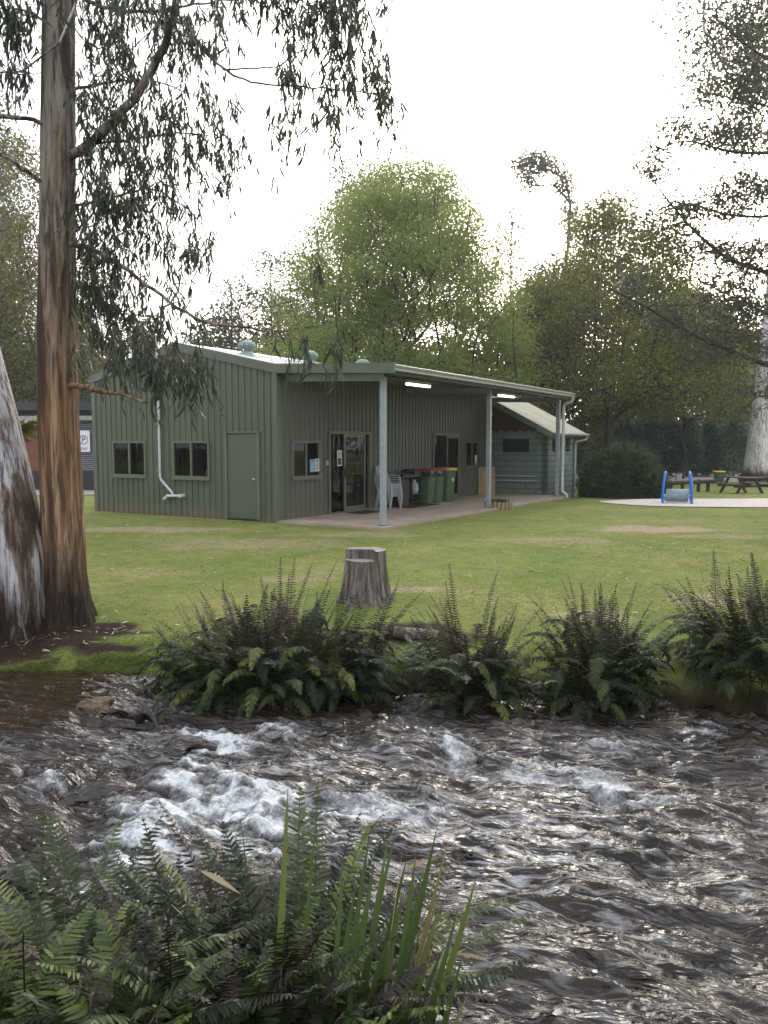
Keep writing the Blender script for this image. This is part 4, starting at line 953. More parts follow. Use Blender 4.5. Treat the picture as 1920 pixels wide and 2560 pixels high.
def crown_pts(n, rfun, z0, z1, shell=0.5):
    """random points in a crown: rfun(z fraction) = radius"""
    out = []
    while len(out) < n:
        f = rng.random(); rr = rfun(f)
        if rng.random() > (rr / max(rfun(x) for x in (0.2, 0.4, 0.6, 0.8))) ** 1.2: continue
        a = rng.random() * 2 * math.pi; q = rr * (shell + (1 - shell) * rng.random()) if rng.random() < .75 else rr * math.sqrt(rng.random())
        out.append((q * math.cos(a), q * math.sin(a), z0 + (z1 - z0) * f))
    return np.array(out)
def clump_leaves(pl, C, m, sig, L, W, down=0.0, prof=(0.3, 1.0, 0.0), flat=0.6, vshift=None, spread=1.0):
    n = len(C) * m
    cen = np.repeat(C, m, 0); off = rng.normal(0, 1, (n, 3)); off *= (np.minimum(np.linalg.norm(off, axis=1), 1.7) / np.linalg.norm(off, axis=1))[:, None]
    off *= np.array([sig, sig, sig * flat]); P = cen + off
    D = nrm(rng.normal(0, 1, (n, 3)) * spread + np.array([0, 0, -down]) + off / sig * 0.5)
    SD = nrm(np.cross(D, rng.normal(0, 1, (n, 3))))
    val = np.clip(np.repeat(rng.random(len(C)), m) * 0.45 + rng.random(n) * 0.55, 0, 1) if vshift is None else np.clip(vshift + rng.normal(0, .18, n), 0, 1)
    pl.blades(P, D, SD, L * (0.7 + 0.6 * rng.random(n)), W * (0.7 + 0.6 * rng.random(n)), prof, val=val)
def barkmat(name, stops, stretch=(5, 5, 0.5), sc=1.5, b=0.5, rough=0.85):
    m, t, p = newmat(name); v = coords(t, stretch); n = noise(t, v, sc, 6, 0.65, 0.3)
    t.links.new(ramp(t, n, stops), p.inputs['Base Color']); p.inputs['Roughness'].default_value = rough; p.inputs['Specular IOR Level'].default_value = .2
    bump(t, p, noise(t, v, sc * 4, 5, .7), b, 0.03); return m
BARK_D = barkmat('dark_bark', [(0.3, (0.02, 0.015, 0.011)), (0.7, (0.075, 0.06, 0.046))])
BARK_G = barkmat('grey_twig_bark', [(0.3, (0.07, 0.058, 0.05)), (0.7, (0.17, 0.145, 0.125))])
L_BRIGHT = leafmat('spring_leaves', [(0.0, (0.13, 0.17, 0.045)), (0.5, (0.23, 0.28, 0.075)), (1.0, (0.36, 0.40, 0.12))], .55)
L_OLIVE = leafmat('young_olive_leaves', [(0.0, (0.055, 0.07, 0.022)), (0.5, (0.14, 0.15, 0.04)), (1.0, (0.36, 0.35, 0.08))], .5)
L_OLIVE2 = leafmat('brown_olive_leaves', [(0.0, (0.05, 0.05, 0.014)), (0.5, (0.10, 0.10, 0.024)), (1.0, (0.19, 0.19, 0.04))], .45)
L_GUM = leafmat('gum_leaves', [(0.0, (0.022, 0.034, 0.018)), (0.6, (0.05, 0.068, 0.034)), (0.93, (0.085, 0.10, 0.045)), (1.0, (0.16, 0.12, 0.06))], .22, .4, .4)
L_FARGUM = leafmat('far_gum_leaves', [(0.0, (0.035, 0.045, 0.022)), (0.6, (0.07, 0.08, 0.04)), (1.0, (0.13, 0.11, 0.06))], .3)
L_CONIF = leafmat('conifer_foliage', [(0.0, (0.045, 0.075, 0.045)), (0.6, (0.10, 0.15, 0.09)), (1.0, (0.18, 0.24, 0.14))], .15)
L_BUSH = leafmat('dark_bush_foliage', [(0.0, (0.024, 0.038, 0.016)), (0.6, (0.055, 0.08, 0.03)), (1.0, (0.11, 0.14, 0.05))], .15)
L_FERN = leafmat('fern_green', [(0.0, (0.012, 0.019, 0.009)), (0.5, (0.032, 0.046, 0.015)), (0.85, (0.07, 0.095, 0.028)), (1.0, (0.18, 0.19, 0.05))], .2, .55, .25)
L_FERNF = leafmat('near_fern_green', [(0.0, (0.016, 0.026, 0.01)), (0.5, (0.055, 0.082, 0.022)), (0.8, (0.11, 0.145, 0.036)), (1.0, (0.22, 0.235, 0.055))], .25, .45, .35)
L_FERND = leafmat('fern_dark_fronds', [(0.0, (0.014, 0.011, 0.008)), (0.6, (0.045, 0.032, 0.022)), (1.0, (0.12, 0.08, 0.055))], .12, .5, .35)
L_STRAP = leafmat('strap_leaves', [(0.0, (0.04, 0.07, 0.028)), (0.5, (0.08, 0.115, 0.034)), (0.8, (0.15, 0.18, 0.05)), (1.0, (0.28, 0.24, 0.09))], .3, .35, .5)
L_DRY = leafmat('dry_stalks', [(0.0, (0.10, 0.08, 0.055)), (0.6, (0.24, 0.19, 0.12)), (1.0, (0.42, 0.34, 0.2))], .2)
L_GRASS = leafmat('grass_blades', [(0.0, (0.105, 0.15, 0.03)), (0.5, (0.21, 0.255, 0.06)), (0.85, (0.33, 0.325, 0.1)), (1.0, (0.45, 0.38, 0.2))], .3, .6, .2)
L_LITTER = leafmat('fallen_leaf_litter', [(0.0, (0.10, 0.055, 0.03)), (0.5, (0.26, 0.17, 0.1)), (0.8, (0.5, 0.42, 0.32)), (1.0, (0.7, 0.64, 0.54))], .1)
L_PLANT = leafmat('bank_plant_leaves', [(0.0, (0.02, 0.05, 0.018)), (0.6, (0.05, 0.11, 0.035)), (1.0, (0.10, 0.17, 0.05))], .3)

# ------------------------------------------------------------------ foreground gum trees
def trunk_surface(path, radii, nseg, namp, sd, flare=None, sub=6):
    """path in world points; noisy tapered surface"""
    path = np.array(path, float); radii = np.array(radii, float); m = len(path); s = np.linspace(0, m - 1, (m - 1) * sub + 1)
    P = np.stack([np.interp(s, np.arange(m), path[:, k]) for k in range(3)], 1); rr = np.interp(s, np.arange(m), radii)
    for _ in range(2):
        P[1:-1] = (P[:-2] + 2 * P[1:-1] + P[2:]) / 4; rr[1:-1] = (rr[:-2] + 2 * rr[1:-1] + rr[2:]) / 4
    th = np.linspace(0, 2 * math.pi, nseg, endpoint=False); V = []
    for p, r in zip(P, rr):
        c, s_ = np.cos(th), np.sin(th)
        low = math.exp(-max(0, p[2] + 0.25) / 0.45)
        n1 = fbm(c * 1.6 + 5, s_ * 1.6, np.full(nseg, p[2] * 0.5), 3, sd) - .5
        n2 = fbm(c * 6, s_ * 6, np.full(nseg, p[2] * 1.3), 3, sd + 3) - .5
        butt = 0.13 * low * np.sin(th * 5 + sd) + 0.12 * low * np.sin(th * 9 + 2 * sd)
        q = r * (1 + namp * n1 * (1 + 1.5 * low) + namp * 0.45 * n2 * (1 + 2.2 * low) + butt)
        V.append(np.stack([p[0] + q * c, p[1] + q * s_, np.full(nseg, p[2])], 1))
    n = len(V); V = np.concatenate(V)
    i = np.arange(n - 1)[:, None] * nseg; j = np.arange(nseg)[None, :]
    a = (i + j).ravel(); b = (i + (j + 1) % nseg).ravel()
    return V, np.stack([a, b, b + nseg, a + nseg], 1)
def gum_bark(name, up, mid, zchar, zmid, ang):
    """smooth bark with long vertical patches, fibrous charred stocking at the foot"""
    m, t, p = newmat(name); tc = nd(t, 'ShaderNodeTexCoord'); o = tc.outputs['Object']
    sp = nd(t, 'ShaderNodeSeparateXYZ'); t.links.new(o, sp.inputs[0])
    v1 = coords(t, (3.8, 3.8, 0.36)); v2 = coords(t, (22, 22, 1.6)); v3 = coords(t, (42, 42, 4))
    n1 = noise(t, v1, 1.0, 9, 0.58, 0.5); n2 = noise(t, v2, 1.0, 6, 0.7, 0.3); n3 = noise(t, v3, 1.0, 5, 0.7)
    cu = ramp(t, n1, up); cm = ramp(t, n1, mid)
    z = math_(t, 'ADD', sp.outputs[2], math_(t, 'MULTIPLY', math_(t, 'SUBTRACT', n1, 0.5), zmid[2]))
    c = mix(t, ramp(t, math_(t, 'DIVIDE', math_(t, 'SUBTRACT', z, zmid[0]), zmid[1] - zmid[0]), [(0.0, 0.0), (1.0, 1.0)]), cm, cu)
    c = mix(t, ramp(t, n2, [(0.40, 0.85), (0.53, 0.0)]), c, (0.05, 0.035, 0.026))
    ch = ramp(t, n3, [(0.35, (0.010, 0.007, 0.006)), (0.55, (0.036, 0.023, 0.016)), (0.75, (0.13, 0.085, 0.06))])
    z2 = math_(t, 'ADD', sp.outputs[2], math_(t, 'MULTIPLY', math_(t, 'SUBTRACT', noise(t, v1, 2.2, 4, 0.6), 0.5), zchar[2]))
    c = mix(t, ramp(t, math_(t, 'DIVIDE', math_(t, 'SUBTRACT', z2, zchar[0]), zchar[1] - zchar[0]), [(0.0, 1.0), (1.0, 0.0)]), c, ch)
    t.links.new(c, p.inputs['Base Color']); p.inputs['Roughness'].default_value = .8; p.inputs['Specular IOR Level'].default_value = .25
    bump(t, p, math_(t, 'ADD', n2, math_(t, 'MULTIPLY', n3, .6)), .55, .03); return m
GA = gum_bark('gum_bark_orange', [(0.38, (0.035, 0.026, 0.02)), (0.44, (0.11, 0.08, 0.06)), (0.455, (0.2, 0.165, 0.13)), (0.52, (0.30, 0.265, 0.22)), (0.56, (0.24, 0.22, 0.18)), (0.575, (0.09, 0.065, 0.05)), (0.66, (0.04, 0.03, 0.023))],
              [(0.38, (0.06, 0.034, 0.022)), (0.44, (0.125, 0.066, 0.036)), (0.455, (0.2, 0.105, 0.052)), (0.54, (0.31, 0.175, 0.085)), (0.56, (0.42, 0.32, 0.215)), (0.60, (0.3, 0.17, 0.085)), (0.66, (0.12, 0.07, 0.042))], (0.35, 1.15, 1.2), (2.6, 4.4, 2.0), 0)
GB = gum_bark('gum_bark_white', [(0.35, (0.12, 0.10, 0.09)), (0.375, (0.33, 0.31, 0.3)), (0.44, (0.38, 0.37, 0.365)), (0.455, (0.58, 0.57, 0.58)), (0.57, (0.54, 0.53, 0.53)), (0.585, (0.33, 0.31, 0.29)), (0.66, (0.11, 0.08, 0.065))],
              [(0.38, (0.09, 0.055, 0.038)), (0.41, (0.2, 0.125, 0.08)), (0.425, (0.38, 0.36, 0.35)), (0.46, (0.58, 0.57, 0.58)), (0.57, (0.54, 0.53, 0.54)), (0.585, (0.3, 0.24, 0.2)), (0.65, (0.09, 0.055, 0.038))], (0.1, 0.75, 2.0), (2.6, 4.4, 2.0), 0)
YA = 9.3
tpath = [np.append(dat(150, 1345, YA)[:2], -.45), dat(140, 1300, YA), dat(139, 1230, YA), dat(135, 1100, YA), dat(127, 900, YA), dat(122, 700, YA), dat(124, 400, YA), dat(127, 0, YA), dat(134, -600, YA), dat(150, -1100, YA)]
trad = [.34, .285, .25, .238, .225, .215, .19, .172, .12, .04]
tpath[0][2] = min(-.42, tpath[1][2] - .15)
ga = empty('gum_tree', (tpath[1][0], YA, -.2), 0, 'tall gum with orange brown trunk and long hanging leaf curtains left of the shed', 'tree')
OA = np.array(ga.location)
V, Fq = trunk_surface(tpath, trad, 72, .13, 3, sub=14)
mesh_np('trunk', V - OA, [Fq], GA, ga, smooth=True)
BR = [([(135, 345, 9.3), (200, 310, 9.1), (260, 245, 8.9), (310, 190, 8.8), (360, 90, 8.7), (383, 0, 8.65), (392, -60, 8.6), (400, -300, 8.6), (420, -600, 8.6)], .055, .03),
      ([(372, 40, 8.7), (400, 50, 8.65), (430, 95, 8.6), (480, 150, 8.5), (540, 180, 8.4), (640, 188, 8.3), (730, 190, 8.3), (830, 205, 8.2)], .018, .005),
      ([(480, 150, 8.5), (600, 148, 8.5), (650, 110, 8.4), (720, 50, 8.3)], .01, .004),
      ([(150, 835, 9.2), (190, 836, 8.8), (215, 848, 8.6), (270, 852, 8.3), (320, 872, 8.1)], .034, .01),
      ([(135, 520, 9.3), (215, 545, 8.9), (260, 572, 8.7), (330, 625, 8.5), (420, 690, 8.3), (500, 705, 8.2), (600, 718, 8.1), (700, 700, 8.0)], .03, .005),
      ([(120, 272, 9.3), (60, 256, 9.0), (-40, 250, 8.8), (-200, 200, 8.6)], .03, .01),
      ([(120, 405, 9.3), (60, 372, 9.0), (0, 330, 8.8), (-80, 300, 8.7), (-200, 250, 8.7)], .022, .01),
      ([(392, -60, 8.6), (480, -100, 8.5), (600, -80, 8.4), (720, -50, 8.3), (850, 0, 8.2)], .03, .006),
      ([(200, 310, 9.1), (300, 300, 9.2), (400, 285, 9.2), (480, 300, 9.1)], .016, .004),
      ([(150, 600, 9.3), (220, 645, 9.1), (300, 715, 8.9), (335, 760, 8.8), (420, 790, 8.6)], .018, .005),
      ([(130, -40, 9.3), (200, 10, 9.4), (300, 30, 9.5), (420, 10, 9.5), (520, 0, 9.4)], .03, .006),
      ([(125, 60, 9.3), (60, 20, 9.2), (-20, 10, 9.1)], .02, .006),
      ([(140, 200, 9.3), (220, 180, 9.7), (320, 170, 10.), (440, 210, 10.1)], .02, .005),
      ([(140, 450, 9.3), (230, 430, 9.7), (330, 400, 9.9), (430, 470, 9.9), (460, 540, 9.8)], .018, .004),
      ([(600, 718, 8.1), (640, 735, 8.0), (735, 745, 7.9)], .007, .003)]
bnodes = []; bpl_ = PL(); bends = []
for pts, r0, r1 in BR:
    W3 = np.array([dat(*q) for q in pts]); s = np.linspace(0, len(W3) - 1, (len(W3) - 1) * 5 + 1)
    Q = np.stack([np.interp(s, np.arange(len(W3)), W3[:, k]) for k in range(3)], 1)
    for _ in range(3): Q[1:-1] = (Q[:-2] + 2 * Q[1:-1] + Q[2:]) / 4
    Q[1:] += rng.normal(0, .008, Q[1:].shape)
    rr = np.linspace(r0, r1, len(Q)); bpl_ = PL(); bpl_.segs(Q[:-1], Q[1:], rr[:-1], rr[1:], 8); bnodes.append(Q); bpl_.build('limb', GA, ga, True, OA)
BN = np.concatenate(bnodes)
FOL = [(270, 30, 150, 90, 75, 8.5, 10), (410, 50, 90, 90, 42, 8.3, 9.5), (250, 180, 95, 90, 62, 8.5, 10.2), (410, 260, 95, 95, 52, 8.6, 10), (260, 330, 110, 85, 66, 8.5, 10), (465, 335, 62, 50, 24, 8.7, 9.6),
       (240, 460, 85, 80, 60, 8.6, 10), (355, 425, 85, 70, 34, 8.8, 10), (230, 580, 75, 80, 46, 8.6, 9.8), (330, 560, 90, 60, 26, 8.6, 10), (430, 530, 60, 50, 15, 9, 9.9), (245, 690, 75, 70, 32, 8.6, 9.5),
       (350, 690, 90, 55, 22, 8.3, 9.2), (330, 785, 95, 50, 42, 8.1, 9), (420, 812, 55, 40, 18, 8.0, 8.8), (270, 760, 50, 40, 10, 8.2, 9), (200, 620, 40, 200, 24, 8.7, 9.3), (185, 300, 30, 300, 26, 8.8, 9.2),
       (680, 20, 110, 70, 40, 8.0, 8.8), (745, 0, 80, 60, 36, 8.0, 8.8), (760, 130, 75, 70, 34, 8.0, 8.7), (830, 190, 38, 60, 14, 8.0, 8.5), (630, 150, 60, 50, 12, 8.1, 8.6), (700, 235, 80, 50, 18, 8.0, 8.6),
       (600, 235, 35, 30, 5, 8.1, 8.5), (640, 300, 25, 25, 3, 8.1, 8.5), (530, 0, 80, 40, 20, 8.2, 9.2), (860, 250, 15, 40, 3, 8, 8.3), (40, 40, 60, 70, 40, 8.7, 9.3), (30, 170, 50, 40, 10, 8.7, 9.2),
       (662, 752, 16, 22, 4, 7.9, 8.1), (730, 752, 18, 24, 5, 7.8, 8.0), (610, 740, 40, 15, 3, 7.9, 8.1), (695, 580, 12, 20, 2, 7.9, 8.1), (300, -200, 250, 160, 120, 8.2, 10.5), (700, -150, 200, 80, 50, 8, 9), (-60, -50, 60, 160, 40, 8.4, 9.6)]
tg = []
for (cx, cy, rx, ry, n, y0, y1) in FOL:
    for _ in range(int(n * 1.3)):
        q = rng.normal(0, .5, 2); q = np.clip(q, -1, 1)
        tg.append(dat(cx + q[0] * rx, cy + q[1] * ry - 22, y0 + (y1 - y0) * rng.random()))
tg = np.array(tg)
N, par, r, ends = grow(BN, tg, (1, 1, .8), .16, .0025, 2.5, -.1, .1, .02, 0.0)
tw = PL(); k0 = len(BN); idx = np.arange(k0, len(N)); tw.segs(N[par[idx]], N[idx], np.minimum(r[par[idx]], .012), np.minimum(r[idx], .01), 4)
lf = PL()
SP, SDn, SLn, SWd, SB, SV = [], [], [], [], [], []
for e in ends:
    p0 = N[e]; ln = rng.uniform(.16, .5); m = int(rng.integers(6, 14)); dr = nrm(np.array([rng.normal(0, .22), rng.normal(0, .22), -1.0])); cv = rng.random()
    qs = [p0 + dr * ln * t + np.array([.04 * math.sin(6 * t + cv * 6), 0, 0]) for t in np.linspace(0, 1, 5)]
    tw.segs(np.array(qs[:-1]), np.array(qs[1:]), .0022, .0016, 3)
    for t in np.sort(rng.random(m)):
        SP.append(p0 + dr * ln * t + rng.normal(0, .015, 3)); SDn.append(np.array([rng.normal(0, .32), rng.normal(0, .32), -1.0]))
        SLn.append(rng.uniform(.09, .18)); SWd.append(rng.uniform(.015, .027)); SV.append(.5 * cv + .5 * rng.random())
SP = np.array(SP); SDn = nrm(np.array(SDn)); SDv = nrm(np.cross(SDn, rng.normal(0, 1, SDn.shape)))
lf.blades(SP, SDn, SDv, np.array(SLn), np.array(SWd), (.15, .85, 1.0, .6, .0), rng.normal(0, .025, SP.shape), np.array(SV))
tw.build('twigs', BARK_G, ga, False, OA); lf.build('foliage', L_GUM, ga, False, OA)
# hanging strip of shed bark and a few bare twigs at the trunk
for (pts, wd) in (([(128, 250), (132, 330), (128, 420), (138, 500), (135, 560), (128, 620)], .035), ([(128, 240), (120, 300), (122, 380), (118, 440)], .02), ([(112, 640), (104, 720), (108, 800)], .02)):
    Q = np.array([dat(x, y, YA - .2) for x, y in pts]); s = np.linspace(0, len(Q) - 1, 26); Q = np.stack([np.interp(s, np.arange(len(Q)), Q[:, k]) for k in range(3)], 1)
    Q += np.stack([.012 * np.sin(s * 5), -.03 * np.abs(np.sin(s * 1.3)), 0 * s], 1)
    D = Q[1:] - Q[:-1]; L = np.linalg.norm(D, axis=1); bs = PL(); bs.blades(Q[:-1], nrm(D), np.tile([[.85, .5, 0]], (25, 1)), L * 1.02, wd, (1, 1), val=.4 + .3 * rng.random(25))
    bs.build('bark_strip', L_DRY, ga, False, OA)
YBt = 9.15
bpath = [np.append(dat(5, 1380, YBt)[:2], -.6), dat(8, 1325, YBt), dat(14, 1200, YBt), dat(-10, 1050, YBt), dat(-42, 900, YBt), dat(-90, 700, YBt), dat(-170, 400, YBt), dat(-300, 0, YBt), dat(-480, -600, YBt)]
gb2 = empty('gum_tree', (bpath[1][0], YBt, -.25), 0, 'white and grey barked gum base leaning left beside the orange gum on the bank', 'tree'); OB = np.array(gb2.location)
V, Fq = trunk_surface(bpath, [.60, .52, .46, .42, .40, .37, .33, .28, .12], 80, .12, 11, sub=14)
mesh_np('trunk', V - OB, [Fq], GB, gb2, smooth=True)
top = np.array(bpath[-4:]); tz = np.array([bpath[-3] + np.array([rng.normal(-.8, 1.3), rng.normal(0, 1.3), rng.uniform(1.2, 6)]) for _ in range(60)])
N, par, r, ends = grow(top, tz, (1, 1, 1), .4, .008, 2.4)
ix = np.arange(len(top), len(N)); pl = PL(); pl.segs(N[par[ix]], N[ix], np.minimum(r[par[ix]], .1), np.minimum(r[ix], .1), 6); pl.build('limbs', GB, gb2, False, OB)
pl = PL(); clump_leaves(pl, N[ends], 26, .3, .15, .025, 1.5, (.3, 1, .6, 0)); pl.build('foliage', L_GUM, gb2, False, OB)
# ------------------------------------------------------------------ middle and far trees
def ground_at(x, y): return float(ground_z(np.array([x]), np.array([y]))[0])
def make_tree(name, label, pos, trunk, targets, lm, bm, aniso, tip, nleaf, sig, L, W, down=0.2, group=None, cat='tree', seg=.7, curve=.1, extra=0, prof=(.3, 1, 0), flat=.6, maxr=.6, nseg=5, expo=2.3, spread=1.0, grad=None):
    e = empty(name, pos, 0, label, cat, group); o = np.array(pos)
    N, par, r, ends = grow(trunk, targets, aniso, seg, tip, expo, curve, .06, maxr)
    r = np.maximum(r, tip * .5); i = np.arange(1, len(N)); pl = PL(); big = r[par[i]] > .05
    pl.segs(N[par[i[big]]], N[i[big]], r[par[i[big]]], r[i[big]], 8); pl.segs(N[par[i[~big]]], N[i[~big]], r[par[i[~big]]], r[i[~big]], 4)
    pl.build('trunk', bm, e, True)
    C = N[ends]
    if extra:
        near = np.array([j for j in i if r[j] < tip * 3.0]); C = np.concatenate([C, N[rng.choice(near, extra)] + rng.normal(0, sig * .5, (extra, 3))])
    lp = PL(); clump_leaves(lp, C, nleaf, sig, L, W, down, prof, flat, spread=spread); lp.build('crown', lm, e)
    return e
# bright spring tree behind the shed
seed(21)
PB = np.array([*dat(862, 800, 42)[:2], 0.0]); PB[2] = ground_at(PB[0], PB[1])
def rb(f): return np.interp(f, [0, .08, .2, .35, .5, .65, .8, .92, 1], [4.6, 6.3, 6.9, 6.5, 5.9, 5.1, 4.4, 3.2, 1.0])
T = np.concatenate([crown_pts(520, rb, 2.6, 16.6, .6), crown_pts(200, lambda f: .62 * rb(f), 4.5, 15.5, .1)]); lob = 1 + .16 * np.sin(np.arctan2(T[:, 1], T[:, 0]) * 3 + T[:, 2] * .5); T[:, :2] *= lob[:, None]
T[:, 0] += .12 * (T[:, 2] - 4)* .4
make_tree('deciduous_tree', 'bright yellow green spring tree with many upright stems behind the shed roof', PB, [(0, 0, -.2), (0, 0, .8), (.05, 0, 1.6), (.1, 0, 2.4), (.0, .1, 3.4)], T, L_BRIGHT, BARK_D, (1.9, 1.9, .8), .023, 200, .58, .108, .066, .1, extra=620, curve=-.16, prof=(.4, 1, 0), spread=1.0)
# olive deciduous tree right of the block building
seed(22)
PO = np.array([*dat(1312, 1000, 46)[:2], 0.0]); PO[2] = ground_at(PO[0], PO[1])
def ro(f): return np.interp(f, [0, .1, .25, .45, .6, .75, .88, 1], [5.2, 6.6, 7.2, 6.4, 4.8, 3.6, 2.2, .7])
T = crown_pts(420, ro, 4.3, 16.0, .5); T[:, 0] *= 1.0
make_tree('deciduous_tree', 'broad olive yellow tree with dark forked trunk behind the round bush', PO, [(0, 0, -.2), (0, 0, 1.2), (.02, 0, 2.6), (.0, 0, 4.2), (.1, 0, 5.5)], T, L_OLIVE, BARK_D, (1.6, 1.6, .9), .02, 105, .62, .155, .1, .3, extra=330, curve=-.12, maxr=.42)
# second olive crowns filling the gaps either side
seed(23)
for (px, Yd, h, rr, lab, lm, n) in ((1165, 50, 12.5, 4.6, 'darker olive tree between the bright spring tree and the forked olive tree', L_OLIVE2, 240), (1475, 52, 11.5, 5.2, 'olive tree with low branches beyond the play frame', L_OLIVE, 260), (30, 47, 20, 6.4, 'olive tree with crooked dark stems at the left edge behind the gums', L_OLIVE2, 520), (600, 48, 7.5, 3.8, 'low bright green tree beyond the left end of the shed roof', L_BRIGHT, 170),
                                   (-110, 45, 16, 5.6, 'yellow green tree at the far left behind the white gum', L_OLIVE, 260)):
    q = dat(px, 1000, Yd); P_ = np.array([q[0], Yd, ground_at(q[0], Yd)])
    T = crown_pts(n, lambda f: rr * np.interp(f, [0, .2, .5, .8, 1], [.75, 1, .9, .6, .15]), 4.2 if px > 1400 else 1.6, h, .5)
    make_tree('deciduous_tree', lab, P_, [(0, 0, -.2), (.1, 0, 1.2), (-.1, .1, 2.4), (.1, 0, 3.6)], T, lm, BARK_D, (1.6, 1.6, .9), .018, 64, .6, .17, .11, .2, extra=120, curve=-.1)
# white gum on the right
seed(24)
YW = 48.0; PW = np.array([*at(1888, 1182, YW)[:2], 0.0]); PW[2] = ground_at(PW[0], YW) - .05
wg = empty('white_gum_tree', PW, 0, 'very tall smooth white gum with brown bark around its foot on the right', 'tree')
wpath = [(0, 0, -.4), (0, 0, .2), (.02, 0, 1.0), (.1, 0, 2.5), (.28, 0, 5), (.6, 0, 9), (1.0, .2, 15), (1.3, .4, 22), (1.4, .5, 30), (1.2, .6, 38)]
GWB = gum_bark('gum_bark_pale', [(0.36, (0.5, 0.48, 0.47)), (0.46, (0.68, 0.66, 0.66)), (0.6, (0.78, 0.77, 0.78)), (0.7, (0.6, 0.57, 0.55))], [(0.36, (0.5, 0.46, 0.44)), (0.5, (0.72, 0.7, 0.69)), (0.7, (0.6, 0.56, 0.54))], (0.5, 1.15, 1.4), (2, 4, 1.5), 0)
V, Fq = trunk_surface(wpath, [.98, .82, .69, .60, .56, .53, .48, .42, .34, .15], 40, .10, 8, sub=8); mesh_np('trunk', V, [Fq], GWB, wg, smooth=True)
tp_ = np.array([(1.0, .2, 15), (1.2, .3, 19), (1.3, .4, 22), (1.4, .5, 26), (1.4, .5, 30), (1.2, .6, 37)])
T = np.concatenate([crown_pts(150, lambda f: np.interp(f, [0, .2, .5, 1], [2.5, 6.0, 6.5, 2.5]), 19, 40, .3), np.array([(-4.6, .5, 21), (-5.5, 0, 24), (-4, 1, 25.5), (-6, -.5, 27), (-3.4, 0, 19.5), (-2.5, .5, 17.8), (-5.2, 0, 29.5)])]) + np.array([1.0, .3, 0])
N, par, r, ends = grow(tp_, T, (1.2, 1.2, 1), .9, .03, 2.4, -.1, .06, .3)
ix = np.arange(len(tp_), len(N)); pl = PL(); pl.segs(N[par[ix]], N[ix], r[par[ix]], r[ix], 6); pl.build('limbs', GWB, wg)
pl = PL(); clump_leaves(pl, N[ends], 110, .95, .32, .1, .9, (.3, 1, 0), .7); pl.build('crown', L_FARGUM, wg)
# dark tree reaching in from the right with long layered boughs
seed(25)
YD = 27.0
def bough(pts): return [dat(*p) for p in pts]
BG = [([(1790, 830, 27), (1659, 790, 26.5), (1560, 752, 26), (1480, 715, 25.5), (1400, 665, 25.2), (1310, 620, 25)], .10), ([(1790, 640, 27), (1659, 590, 26.6), (1570, 560, 26.4), (1500, 500, 26.2), (1440, 430, 26), (1395, 370, 26)], .09),
      ([(1790, 420, 27), (1659, 470, 27.4), (1570, 465, 27.6), (1490, 440, 27.8), (1440, 455, 28)], .07), ([(1790, 330, 27), (1680, 330, 26.6), (1580, 330, 26.3), (1480, 300, 26), (1400, 330, 25.8)], .07),
      ([(1790, 740, 27), (1700, 700, 28), (1600, 650, 28.6), (1500, 600, 29)], .06), ([(1790, 900, 27), (1700, 870, 26.6), (1640, 850, 26.3), (1590, 900, 26)], .05), ([(1790, 200, 27), (1690, 150, 26.4), (1600, 90, 26.1), (1540, 30, 26)], .06),
      ([(1790, 280, 27), (1700, 240, 27.4), (1600, 215, 27.6), (1510, 200, 27.8)], .05), ([(1790, 60, 27), (1700, 20, 27), (1620, -30, 27)], .05)]
PD = np.array([*dat(1800, 1000, YD)[:2], 0]); PD[2] = ground_at(PD[0], YD)
dt = empty('blackwood_tree', PD, 0, 'dark fine leaved tree reaching long layered boughs in from the right edge', 'tree')
tr_ = [PD + np.array([0.0, 0, z]) for z in np.linspace(-.3, 17, 18)]
pl = PL(); tr_ = np.array(tr_); pl.segs(tr_[:-1], tr_[1:], np.linspace(.34, .1, 17), np.linspace(.33, .08, 17), 12)
bn = []
for pts, r0 in BG:
    W3 = np.array(bough(pts)); W3[0] = [PD[0], PD[1], W3[0][2]]; s = np.linspace(0, len(W3) - 1, (len(W3) - 1) * 6 + 1); Q = np.stack([np.interp(s, np.arange(len(W3)), W3[:, k]) for k in range(3)], 1)
    for _ in range(3): Q[1:-1] = (Q[:-2] + 2 * Q[1:-1] + Q[2:]) / 4
    rr = np.linspace(r0, .014, len(Q)); pl.segs(Q[:-1], Q[1:], rr[:-1], rr[1:], 6); bn.append(Q)
BN2 = np.concatenate(bn); reg = [(1640, 760, 110, 60, 24), (1540, 740, 90, 45, 34), (1440, 680, 80, 40, 26), (1600, 660, 90, 60, 46), (1620, 560, 80, 60, 40), (1530, 520, 80, 50, 34), (1450, 450, 60, 50, 24), (1420, 360, 55, 40, 18), (1560, 440, 80, 40, 28), (1640, 400, 70, 60, 30),
       (1480, 290, 80, 35, 20), (1580, 300, 80, 40, 28), (1620, 180, 80, 60, 40), (1560, 80, 60, 60, 26), (1640, 40, 60, 60, 26), (1640, 870, 60, 60, 7), (1350, 610, 60, 30, 10), (1540, 200, 45, 30, 12), (1850, 450, 110, 330, 60)]
tg = np.array([dat(cx + np.clip(rng.normal(0, .5), -1, 1) * rx, cy + np.clip(rng.normal(0, .5), -1, 1) * ry, rng.uniform(25, 29)) for (cx, cy, rx, ry, n) in reg for _ in range(n)])
N, par, r, ends = grow(BN2, tg, (1, .7, 1.5), .35, .006, 2.5, .05, .05, .05, .3); ix = np.arange(len(BN2), len(N)); pl.segs(N[par[ix]], N[ix], np.minimum(r[par[ix]], .04), np.minimum(r[ix], .035), 4)
pl.build('trunk', BARK_D, dt, True, PD)
